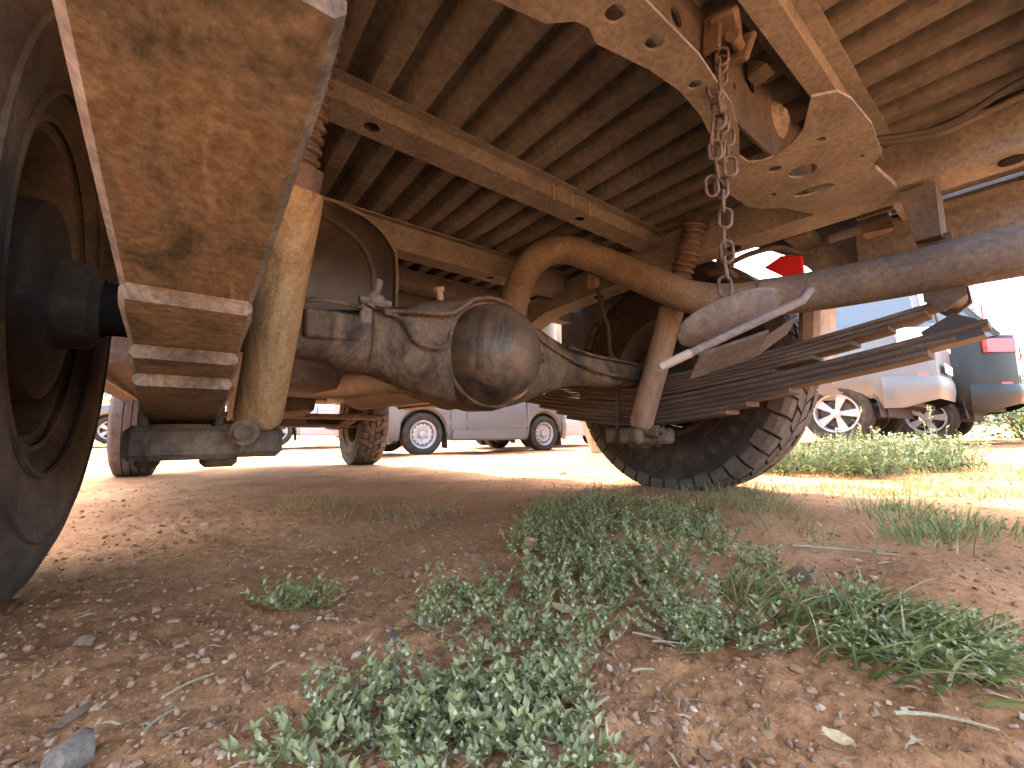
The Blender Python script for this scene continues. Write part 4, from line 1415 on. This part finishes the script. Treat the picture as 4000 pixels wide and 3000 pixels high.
def creeping_stem(lv, sv, bv, p, d, L, rise, size, step=0.006, buds=0.5):
    """one trailing stem: leaf pairs along it, a rosette at its tip, pale buds in the axils"""
    pts = []
    q = p.copy()
    n = max(3, int(L / step))
    dd = d.copy()
    side = 1
    for i in range(n + 1):
        t = i / n
        pts.append(q.copy())
        if i:
            s = dd.cross(Vector((0, 0, 1)))
            if s.length < 1e-3:
                s = rnd_dir()
            s.normalize()
            for sg in (-1, 1):
                ld = (s * sg * 0.9 + dd * 0.5 + Vector((0, 0, 0.45 + 0.4 * random.random()))).normalized()
                ld = (Matrix.Rotation(random.uniform(-0.6, 0.6), 3, dd) @ ld)
                k = size * random.uniform(0.65, 1.15)
                lv.leaf(q, ld, Vector((0, 0, 1)), k, k * random.uniform(0.36, 0.5), 0.18, random.uniform(-0.2, 0.4))
            if random.random() < buds:
                bv.bead(q + Vector((random.uniform(-1, 1), random.uniform(-1, 1), 1.2)) * 0.0016, random.uniform(0.0010, 0.0021))
        q = q + dd * (L / n)
        dd = (dd + Vector((random.uniform(-.25, .25), random.uniform(-.25, .25), rise * (0.2 + t)))).normalized()
        g = gz(q.x, q.y)
        if q.z < g + 0.003:
            q.z = g + 0.003
    for k in range(4):
        a = k * PI / 2 + random.random()
        ld = Vector((math.cos(a), math.sin(a), 0.9)).normalized()
        kk = size * random.uniform(0.5, 0.9)
        lv.leaf(q, ld, Vector((0, 0, 1)), kk, kk * 0.45, 0.2, 0.2)
    sv.stem(pts[::2] if len(pts) > 5 else pts, 0.0008)


def inside(poly, x, y):
    c = False
    n = len(poly)
    for i in range(n):
        x1, y1 = poly[i]
        x2, y2 = poly[(i + 1) % n]
        if (y1 > y) != (y2 > y) and x < (x2 - x1) * (y - y1) / (y2 - y1) + x1:
            c = not c
    return c


def sample(poly, n):
    xs, ys = [p[0] for p in poly], [p[1] for p in poly]
    out = []
    while len(out) < n:
        x, y = random.uniform(min(xs), max(xs)), random.uniform(min(ys), max(ys))
        if inside(poly, x, y):
            out.append((x, y))
    return out


def creeping_mat(label, poly, n, size, L, rise, buds, kind='stuff', seedpatch=0.45):
    lv, sv, bv = Leaves(), Leaves(), Leaves()
    cx = sum(p[0] for p in poly) / len(poly)
    cy = sum(p[1] for p in poly) / len(poly)
    made = 0
    for x, y in sample(poly, n * 2):
        if float(vnoise(np.array(x * 17 + 2.0), np.array(y * 17))) < -0.5 + seedpatch:
            continue
        p = Vector((x, y, gz(x, y) + 0.002))
        creeping_stem(lv, sv, bv, p, (rnd_dir() + Vector((0, 0, random.uniform(0, 0.7)))).normalized(), L * random.uniform(0.5, 1.2), rise, size, buds=buds)
        made += 1
        if made >= n:
            break
    off = Vector((cx, cy, gz(cx, cy)))
    root = empty('creeping_weed', off)
    tag(root, label, 'weed', kind=kind)
    if kind == 'stuff':
        tag(root, group='creeping weeds on the bare earth')
    lv.build('foliage', 'leaf_creep', root, off)['kind'] = 'stuff'
    sv.build('stems', 'stem', root, off)['kind'] = 'stuff'
    if bv.n:
        bv.build('flower_buds', 'bud_pale', root, off)['kind'] = 'stuff'
    return root


creeping_mat('dense mat of glossy creeping weed between the carrier plate and rear wheel', [(-0.033, -0.153), (0.202, 0.004), (0.368, -0.054), (0.365, -0.256), (0.233, -0.405), (0.052, -0.518), (0.075, -0.566), (-0.033, -0.621), (-0.15, -0.631), (-0.198, -0.59), (-0.193, -0.53), (-0.231, -0.497), (-0.197, -0.399), (-0.174, -0.283)], 660, 0.0108, 0.038, 0.28, 0.7, seedpatch=0.36)
creeping_mat('loose ragged patch of creeping weed in the middle of the bare soil', [(-0.358, -0.388), (-0.307, -0.364), (-0.275, -0.392), (-0.188, -0.406), (-0.22, -0.506), (-0.236, -0.579), (-0.294, -0.569), (-0.322, -0.536), (-0.346, -0.487), (-0.378, -0.448)], 110, 0.0102, 0.036, 0.30, 0.8, seedpatch=0.38)
creeping_mat('thick creeping weed with pale buds at the very front edge', [(-0.431, -0.487), (-0.402, -0.518), (-0.354, -0.518), (-0.325, -0.56), (-0.315, -0.599), (-0.351, -0.627), (-0.369, -0.651), (-0.43, -0.62), (-0.51, -0.539), (-0.509, -0.501), (-0.478, -0.5)], 210, 0.0096, 0.027, 0.32, 1.0, seedpatch=0.36)
creeping_mat('small spur of creeping weed below the mat, beside bare soil at right', [(-0.195, -0.557), (-0.159, -0.612), (-0.175, -0.651), (-0.227, -0.672), (-0.251, -0.665), (-0.249, -0.639), (-0.241, -0.595)], 70, 0.0096, 0.028, 0.26, 0.7, seedpatch=0.3)
creeping_mat('flat silvery creeping weed on the slope of the earth hump', [(-0.018, -0.617), (-0.006, -0.661), (-0.048, -0.718), (-0.034, -0.751), (-0.077, -0.751), (-0.069, -0.689)], 110, 0.0088, 0.024, 0.12, 0.5)
creeping_mat('weed tangled through the long grass at the right edge', [(-0.10, -0.60), (-0.03, -0.64), (-0.03, -0.73), (-0.06, -0.775), (-0.12, -0.775), (-0.15, -0.70)], 80, 0.0095, 0.026, 0.2, 0.6, seedpatch=0.4)
creeping_mat('single trailing weed lying alone on bare soil left of the mat', [(-0.475, -0.254), (-0.445, -0.244), (-0.42, -0.265), (-0.338, -0.237), (-0.354, -0.271), (-0.408, -0.295), (-0.47, -0.283)], 34, 0.0105, 0.032, 0.2, 0.3, kind=None)
creeping_mat('little weed sprig alone near the lower right corner', [(-0.223, -0.694), (-0.208, -0.7), (-0.232, -0.725), (-0.245, -0.724)], 9, 0.008, 0.02, 0.2, 0.5, kind=None)
creeping_mat('little weed sprig in the lower left corner beside the grey stone', [(-0.588, -0.425), (-0.57, -0.42), (-0.565, -0.435), (-0.585, -0.44)], 7, 0.010, 0.02, 0.3, 0.4, kind=None)


def grass_tuft(name, label, x, y, n, L, spread, mat='grass_blade', group=None, W=0.0022, droop=0.8, lean=(0, 0)):
    lv = Leaves()
    for i in range(n):
        r = spread * math.sqrt(random.random())
        d = rnd_dir()
        px, py = x + d.x * r, y + d.y * r
        dd = (d * random.uniform(0.1, 0.8) + Vector((lean[0], lean[1], 1))).normalized()
        lv.blade(Vector((px, py, gz(px, py) - 0.003)), dd, L * random.uniform(0.45, 1.15), W * random.uniform(0.7, 1.3), droop * random.uniform(0.3, 1.4))
    off = Vector((x, y, gz(x, y)))
    o = lv.build(name, mat, None, off)
    o.location = off
    tag(o, label, 'grass', group)
    return o


def leafy_into(lv, sv, bv, x, y, h, nst, size, flowers):
    for i in range(nst):
        d = rnd_dir()
        jx, jy = x + random.gauss(0, size * 0.9), y + random.gauss(0, size * 0.9)
        p = Vector((jx, jy, gz(jx, jy)))
        dd = (Vector((0, 0, 1)) + d * random.uniform(0.05, 0.55)).normalized()
        H = h * random.uniform(0.35, 1.1)
        fl = flowers and random.random() < flowers
        k = max(5, int(H / (size * 0.42)))
        pts = []
        for j in range(k + 1):
            pts.append(p.copy())
            if j > 0:
                a = j * 2.4 + random.random()
                ld = Vector((math.cos(a), math.sin(a), random.uniform(0.0, 0.8))).normalized()
                kk = size * random.uniform(0.6, 1.15) * (1.1 - 0.5 * j / k)
                lv.leaf(p, ld, Vector((0, 0, 1)), kk, kk * random.uniform(0.24, 0.36), 0.2, random.uniform(-.1, .6))
                if fl and j > k * 0.80:
                    for _ in range(3):
                        bv.bead(p + Vector((random.uniform(-1, 1), random.uniform(-1, 1), random.uniform(-1, 1))) * size * 0.2, size * random.uniform(0.07, 0.12))
            p = p + dd * (H / k)
            dd = (dd + Vector((random.uniform(-.1, .1), random.uniform(-.1, .1), 0.02))).normalized()
        sv.stem(pts, max(0.0010, size * 0.05))


def leafy_plant(name, label, x, y, h, nst, size, mat='leaf_sage', group=None, flowers=False):
    lv, sv, bv = Leaves(), Leaves(), Leaves()
    leafy_into(lv, sv, bv, x, y, h, nst, size, flowers)
    off = Vector((x, y, gz(x, y)))
    root = empty(name, off)
    tag(root, label, 'weed', group)
    lv.build('foliage', mat, root, off)
    sv.build('stems', 'stem', root, off)
    if flowers:
        bv.build('flower_heads', 'bud_pale', root, off)['kind'] = 'stuff'
    return root


def grass_patch(name, label, poly, n, blades, L, spread, mat, W=0.0022, droop=0.8, lean=(0, 0)):
    lv = Leaves()
    for (x, y) in sample(poly, n):
        for i in range(blades):
            r = spread * math.sqrt(random.random())
            d = rnd_dir()
            px, py = x + d.x * r, y + d.y * r
            dd = (d * random.uniform(0.1, 0.8) + Vector((lean[0], lean[1], 1))).normalized()
            lv.blade(Vector((px, py, gz(px, py) - 0.003)), dd, L * random.uniform(0.35, 1.15), W * random.uniform(0.7, 1.3), droop * random.uniform(0.3, 1.4))
    o = lv.build(name, mat)
    tag(o, label, 'grass', kind='stuff')


def leafy_patch(name, label, poly, n, h, nst, size, mat, flowers=False):
    lv, sv, bv = Leaves(), Leaves(), Leaves()
    for (x, y) in sample(poly, n):
        leafy_into(lv, sv, bv, x, y, h * random.uniform(0.7, 1.2), nst, size, flowers)
    root = empty(name, (0, 0, 0))
    tag(root, label, 'weed', kind='stuff')
    lv.build('foliage', mat, root)
    sv.build('stems', 'stem', root)
    if flowers:
        bv.build('flower_heads', 'bud_pale', root)


UNDER = [(-0.35, 0.562), (-0.281, 0.70), (-0.153, 0.421), (0.023, 0.185), (-0.132, -0.06), (-0.217, -0.035), (-0.251, 0.186), (-0.375, 0.27)]
grass_patch('shade_grass', 'thin dry grass in the shade beneath the differential', UNDER, 10, 26, 0.050, 0.05, 'grass_dry', W=0.0016)
leafy_patch('shade_weeds', 'small green weeds among the shaded grass beneath the differential', UNDER[3:7], 9, 0.045, 3, 0.010, 'leaf_creep')
leafy_patch('mat_shoots', 'upright green shoots along the far edge of the weed mat', [(-0.03, -0.16), (0.10, -0.05), (0.36, 0.0), (0.40, -0.22), (0.25, -0.2), (0.05, -0.2)], 30, 0.055, 4, 0.012, 'leaf_creep')
grass_patch('tyre_grass', 'sparse grass in front of the muddy rear tyre', [(0.711, -0.055), (0.802, -0.238), (0.444, -0.486), (0.239, -0.509), (0.285, -0.397)], 24, 20, 0.06, 0.05, 'grass_dry', W=0.0015)
leafy_patch('tyre_weeds', 'low green weeds in front of the muddy rear tyre', [(0.711, -0.055), (0.802, -0.238), (0.444, -0.486), (0.30, -0.40), (0.42, -0.2)], 26, 0.05, 4, 0.014, 'leaf_creep')
grass_patch('edge_grass', 'green grass along the shade line at right', [(0.693, -0.494), (0.718, -0.608), (0.499, -0.75), (0.296, -0.789), (0.289, -0.757), (0.383, -0.598)], 30, 36, 0.036, 0.05, 'grass_blade', W=0.0018)
grass_patch('sunlit_grass', 'short sunlit straw-coloured grass on the open ground at right', [(0.75, -0.25), (1.3, -0.25), (1.7, -0.45), (1.4, -0.75), (0.9, -0.7)], 40, 24, 0.035, 0.07, 'grass_dry', W=0.0026)
leafy_plant('seedling', 'broad-leaved seedling on the earth hump, nearer of two', 0.217, -0.569, 0.048, 3, 0.022, 'leaf_creep')
leafy_plant('seedling', 'thin-stemmed seedling on the earth hump, right of its neighbour', 0.21, -0.63, 0.050, 2, 0.018, 'leaf_creep')
# long blades lying across the right foreground
BL = [(-0.04, -0.537), (-0.079, -0.628), (-0.027, -0.673), (-0.059, -0.73), (-0.062, -0.773), (-0.12, -0.774), (-0.138, -0.739), (-0.157, -0.693), (-0.173, -0.653)]
grass_patch('long_grass', 'long bent green grass lying over the weeds at lower right', BL, 30, 16, 0.055, 0.020, 'grass_blade', W=0.0024, droop=1.8, lean=(-0.3, -0.5))
grass_patch('long_dry_grass', 'long dry straw-coloured grass lying among the green at lower right', BL, 16, 10, 0.05, 0.02, 'grass_dry', W=0.0018, droop=2.0, lean=(-0.3, -0.6))
# flowering weeds in front of the silver car
CLUMP = [(1.62, 0.02), (2.0, 0.35), (3.1, 0.30), (3.55, -0.3), (2.6, -0.52), (1.65, -0.33)]
leafy_patch('flowering_weeds', 'pale green flowering weeds in a thick clump before the silver car', CLUMP, 130, 0.17, 9, 0.050, 'leaf_sage', 0.2)
leafy_plant('tall_flowering_weed', 'tallest flower spike rising above the weed clump, before the dark car', 2.85, -0.33, 0.46, 3, 0.045, 'leaf_sage', flowers=True)
leafy_plant('tall_flowering_weed', 'second tall flower spike in the clump, before the silver bumper', 2.9, 0.02, 0.40, 3, 0.045, 'leaf_sage', flowers=True)


# trees and hedge behind
def tree(name, label, x, y, tr, th, ch, cr, nleaf, mat='bark_pale', lean=(0, 0), leafsize=0.16):
    off = Vector((x, y, gz(x, y)))
    root = empty(name, off)
    tag(root, label, 'tree')
    m = MB()
    pts = [Vector((lean[0] * t, lean[1] * t + 0.1 * math.sin(3 * t), th * t)) for t in [i / 8 for i in range(9)]]
    m.tube(pts, [tr * (1.25 if i == 0 else 1) * (1 - 0.45 * i / 8) for i in range(9)], 14)
    for k in range(6):
        a = k * 1.05 + 0.3
        b = pts[5 + k % 3]
        e = b + Vector((math.cos(a) * cr * 0.7, math.sin(a) * cr * 0.7, ch * random.uniform(0.35, 0.6)))
        m.tube([b, b.lerp(e, .5) + Vector((0, 0, .1)), e], [tr * 0.45, tr * 0.3, tr * 0.1], 8)
    m.build('trunk', mat, root)
    lv = Leaves()
    clumps = []
    for k in range(26):
        d = rnd_dir() * cr * random.uniform(0.2, 1) + Vector((0, 0, random.uniform(0, ch)))
        clumps.append(Vector((lean[0] * .85, lean[1] * .85, th * 0.85)) + d)
    for i in range(nleaf):
        c = random.choice(clumps)
        p = c + Vector((random.gauss(0, 1), random.gauss(0, 1), random.gauss(0, 0.7))) * cr * 0.22
        lv.leaf(p, Vector((random.uniform(-1, 1), random.uniform(-1, 1), random.uniform(-.6, .4))), Vector((0, 0, 1)), leafsize * random.uniform(.6, 1.2), leafsize * 0.45)
    lv.build('crown', 'leaf_tree', root)
    return root


def hedge(name, label, x, y, w, h, n, leafsize=0.09, group=None, mat='leaf_tree'):
    off = Vector((x, y, gz(x, y)))
    root = empty(name, off)
    tag(root, label, 'shrub', group)
    lv, sv = Leaves(), Leaves()
    cl = [Vector((random.uniform(-w, w), random.uniform(-w, w) * 0.6, random.uniform(0.1, 1) * h)) for _ in range(22)]
    for c in cl:
        sv.stem([Vector((c.x * .3, c.y * .3, -0.05)), Vector((c.x * .7, c.y * .7, c.z * .6)), c], 0.02)
    for i in range(n):
        p = random.choice(cl) + Vector((random.gauss(0, 1), random.gauss(0, 1), random.gauss(0, 0.6))) * w * 0.22
        p.z = max(0.02, p.z)
        lv.leaf(p, Vector((random.uniform(-1, 1), random.uniform(-1, 1), random.uniform(-.4, .8))), Vector((0, 0, 1)), leafsize * random.uniform(.6, 1.3), leafsize * 0.45)
    lv.build('foliage', mat, root)
    sv.build('branches', 'stem', root)
    return root


tree('pale_tree', 'pale sunlit tree trunk seen through the right wheel arch', 4.35, 3.0, 0.34, 4.2, 2.6, 1.7, 2600, lean=(-1.6, 1.2))
hedge('green_shrub', 'sunlit green shrub at far left between tyre and sill', -2.9, 15.5, 1.6, 1.5, 2200, 0.12)
hedge('green_shrub', 'leafy shrub at the right edge beyond the dark car', 12.5, -0.6, 1.6, 1.4, 2400, 0.11)
hedge('green_shrub', 'low shrub nearest the right edge of the picture', 10.2, -0.75, 0.9, 0.8, 1600, 0.08)
for (x, y), lab in (((20, 3), 'large far shrub behind the parked cars at right'), ((9, 22), 'large far shrub behind the white car'), ((-6, 24), 'large far shrub at the left end of the yard')):
    hedge('far_shrub', lab, x, y, 3.2, 2.4, 2000, 0.25, 'far shrubs around the yard')

# ------------------------------------------------------------------ stones, twigs, dead leaves, hose


def stone(name, label, x, y, s, mat, rz=0.0, seed=0, sharp=False):
    r = random.Random(seed)
    P = []
    for i in range(26 if not sharp else 12):
        v = Vector((r.gauss(0, 1), r.gauss(0, 1), r.gauss(0, 1))).normalized()
        k = r.uniform(0.86, 1.05)
        P.append((v.x * s[0] * k, v.y * s[1] * k, v.z * s[2] * k))
    o = MB().hull(P).build(name, mat, None, 40 if not sharp else 20)
    o.location = (x, y, gz(x, y) + s[2] * 0.55)
    o.rotation_euler = (r.uniform(-.2, .2), r.uniform(-.2, .2), rz)
    tag(o, label, 'stone')
    return o


stone('stone', 'rounded tan pebble on bare soil near the left edge', -0.620, -0.243, (0.009, 0.007, 0.006), 'stone_tan', 0.4, 1)
stone('stone', 'smooth orange pebble left of the front weeds', -0.462, -0.481, (0.008, 0.007, 0.006), 'stone_orange', 0.2, 2)
stone('stone', 'small dark clod left of the ragged weed patch', -0.403, -0.427, (0.006, 0.006, 0.005), 'stone_dark', 0, 3, True)
stone('stone', 'pale round pebble above the ragged weed patch', -0.316, -0.257, (0.007, 0.006, 0.006), 'stone_tan', 0, 4)
stone('stone', 'broken tan brick lump beside the earth hump', 0.018, -0.605, (0.020, 0.015, 0.014), 'stone_tan', 0.9, 5, True)
stone('stone', 'dark stone half hidden in the weed mat', 0.304, -0.351, (0.026, 0.018, 0.012), 'stone_dark', 0.3, 6)
stone('stone', 'dark flat stone behind the curled leaf', -0.05, -0.245, (0.016, 0.010, 0.006), 'stone_dark', 0.3, 12)
stone('stone', 'grey rock at the lower left corner', -0.598, -0.442, (0.015, 0.012, 0.010), 'stone_grey', 0.5, 31)
stone('stone', 'flat reddish chip of bark-like stone at lower left', -0.608, -0.384, (0.017, 0.006, 0.004), 'stone_tan', 0.9, 8, True)
stone('stone', 'grey pebble right of the orange pebble', -0.438, -0.500, (0.005, 0.004, 0.004), 'stone_grey', 0, 9)
stone('stone', 'small sunlit stone between the front and rear wheels', 0.998, 0.789, (0.03, 0.02, 0.012), 'stone_tan', 0, 10)
stone('stone', 'buff pebble in the soil at lower right', -0.30, -0.705, (0.005, 0.004, 0.003), 'stone_tan', 0, 11)


def dead_leaf(label, x, y, L, W, rz, roll, curl):
    V, F = [], []
    n, m = 8, 5
    for i in range(n + 1):
        t = i / n
        w = W * math.sin(PI * min(1, t * 0.92 + 0.06)) ** 0.7
        for j in range(m):
            s = -1 + 2 * j / (m - 1)
            V.append((L * (t - 0.5), s * w / 2, curl * L * (t - 0.5) ** 2 * 2 + 0.5 * roll * w * s * s + 0.04 * L * math.sin(9 * t + 2 * s)))
    for i in range(n):
        for j in range(m - 1):
            a = i * m + j
            F.append((a, a + m, a + m + 1, a + 1))
    o = MB().add(V, F).build('dry_leaf', 'dry_leaf', None, 60)
    o.location = (x, y, gz(x, y) + 0.006)
    o.rotation_euler = (0.5, 0.2, rz)
    tag(o, label, 'dead leaf')


dead_leaf('curled tan dead leaf at the left tip of the weed mat', -0.132, -0.286, 0.040, 0.024, 0.6, 0.9, 0.8)
dead_leaf('brown dead leaf lying in the ragged weed patch', -0.252, -0.483, 0.022, 0.010, -0.7, 0.5, 0.3)
dead_leaf('small curled dead leaf beside the orange pebble', -0.447, -0.500, 0.012, 0.006, 0.3, 0.6, 0.6)
dead_leaf('buff dead leaf on the bare soil at lower right', -0.265, -0.71, 0.015, 0.007, -1.0, 0.4, 0.4)


def twig(label, x, y, L, r, rz, tilt=0.03, bend=0.1):
    pts = [Vector((L * (t - 0.5), bend * L * math.sin(PI * t), 0.0)) for t in [i / 6 for i in range(7)]]
    o = MB().tube(pts, [r, r * 1.05, r, r * .95, r * .9, r * .8, r * .6], 7).build('dry_twig', 'straw', None)
    o.location = (x, y, gz(x, y) + r + 0.004)
    o.rotation_euler = (0, tilt, rz)
    tag(o, label, 'twig')


twig('pale twig on the soil between orange pebble and strip weed', -0.460, -0.452, 0.022, 0.0010, -0.7)
twig('long pale twig across the top of the front weeds', -0.368, -0.517, 0.048, 0.0013, -0.45)
twig('thick pale twig at the right end of the front weeds', -0.350, -0.612, 0.026, 0.0015, 0.0, -0.3)
twig('straw stalk leaning over bare soil right of the ragged patch', -0.236, -0.575, 0.036, 0.0009, -1.3)
twig('straw stalk crossing its neighbour right of the ragged patch', -0.232, -0.590, 0.030, 0.0008, -0.9)
twig('short twig right of the front weeds', -0.285, -0.60, 0.018, 0.0010, -0.5)
twig('straw stalk on the gravelly soil at lower left', -0.545, -0.40, 0.034, 0.0009, 0.5)
twig('forked pale straw at far lower left', -0.560, -0.435, 0.026, 0.0010, 0.9)
twig('thin brown root across the foot of the seedlings', 0.21, -0.60, 0.14, 0.0016, -1.1, 0.0, 0.05)
twig('straw stalk at the bottom right corner', -0.20, -0.745, 0.05, 0.0011, -0.9)

p0 = bez([(2.35, -0.80, 0.03), (2.42, -0.745, 0.03), (2.55, -0.69, 0.05), (2.75, -0.665, 0.09), (2.95, -0.69, 0.12), (3.1, -0.80, 0.10)], 8)
h = MB().tube([(p.x, p.y, gz(p.x, p.y) + 0.03 + 0.6 * (p.z - 0.03)) for p in p0], 0.024, 12).build('garden_hose', 'hose_tan', None)
tag(h, 'thick beige hose curling on the ground at the right edge', 'hose')


def scatter(name, label, mat, polys, kindf):
    V, F = [], []
    ico_v = []
    ph = (1 + 5 ** 0.5) / 2
    for a, b in ((-1, ph), (1, ph), (-1, -ph), (1, -ph)):
        ico_v += [(a, b, 0), (0, a, b), (b, 0, a)]
    bm = bmesh.new()
    for v in ico_v:
        bm.verts.new(v)
    bmesh.ops.convex_hull(bm, input=bm.verts)
    bm.verts.index_update()
    IV = np.array([v.co for v in bm.verts]) / 1.9
    IF = np.array([[v.index for v in f.verts] for f in bm.faces])
    bm.free()
    allv, allf, o = [], [], 0
    for (x, y, s) in polys:
        sc = s * rng.uniform(0.6, 1.25, 3) * np.array([1, 1, 0.75])
        a = rng.uniform(0, 2 * PI)
        pts = IV * rng.uniform(0.6, 1.3, (12, 1)) * sc
        c, sn = math.cos(a), math.sin(a)
        X = pts[:, 0] * c - pts[:, 1] * sn + x
        Y = pts[:, 0] * sn + pts[:, 1] * c + y
        allv.append(np.stack([X, Y, pts[:, 2]], 1))
        allf.append(IF + o)
        o += 12
    AV = np.vstack(allv)
    xy = np.array([(p[0], p[1]) for p in polys])
    zc = ground_z(xy[:, 0], xy[:, 1], True) + np.array([p[2] for p in polys]) * 0.15
    AV[:, 2] += np.repeat(zc, 12)
    me = bpy.data.meshes.new(name)
    me.from_pydata(AV.tolist(), [], np.vstack(allf).tolist())
    me.materials.append(MATS[mat])
    ob = bpy.data.objects.new(name, me)
    col.objects.link(ob)
    tag(ob, label, kindf, kind='stuff')


pts = []
for i in range(52000):
    d = 0.16 * (18 ** rng.random())
    a = YAW + R(rng.uniform(-60, 58))
    x, y = CAM.x + d * math.sin(a), CAM.y + d * math.cos(a)
    left = 1.0 if x < -0.25 + 0.3 * (y + 0.5) else 0.45
    if rng.random() > left:
        continue
    s = 0.0006 + 0.0034 * rng.random() ** 9
    s *= 1 + 0.25 * d
    pts.append((x, y, s))
scatter('gravel', 'loose crumbs of soil and grit over the ground', 'clods', pts, 'gravel')


def litter():
    lv = Leaves()
    for i in range(1000):
        d = 0.17 * (22 ** random.random())
        a = YAW + R(random.uniform(-58, 56))
        x, y = CAM.x + d * math.sin(a), CAM.y + d * math.cos(a)
        g = float(ground_z(x, y, True))
        dr = rnd_dir() + Vector((0, 0, random.uniform(-0.1, 0.25)))
        L = random.uniform(0.004, 0.016) * (1 + 0.35 * d)
        lv.leaf(Vector((x, y, g + 0.0015)), dr, Vector((random.uniform(-.5, .5), random.uniform(-.5, .5), 1)), L, L * random.uniform(0.08, 0.2), 0.1, 0.2)
    o = lv.build('straw_litter', 'litter')
    tag(o, 'bits of straw and chaff strewn over the soil', 'litter', kind='stuff')


litter()


def far_grass():
    lv = Leaves()
    for i in range(9000):
        d = 2.2 * (6.5 ** random.random())
        a = YAW + R(random.uniform(24, 57))
        x, y = CAM.x + d * math.sin(a), CAM.y + d * math.cos(a)
        if abs(x) < 1.0 and y > -0.5:
            continue
        if float(vnoise(np.array(x * 1.6), np.array(y * 1.6))) < 0.02:
            continue
        lv.blade(Vector((x, y, gz(x, y) - 0.004)), (rnd_dir() * 0.7 + Vector((0, 0, 1))), random.uniform(0.015, 0.05), 0.004, 1.0)
    o = lv.build('short_grass', 'grass_dry')
    tag(o, 'short sunlit dry grass over the open yard', 'grass', kind='stuff')


far_grass()
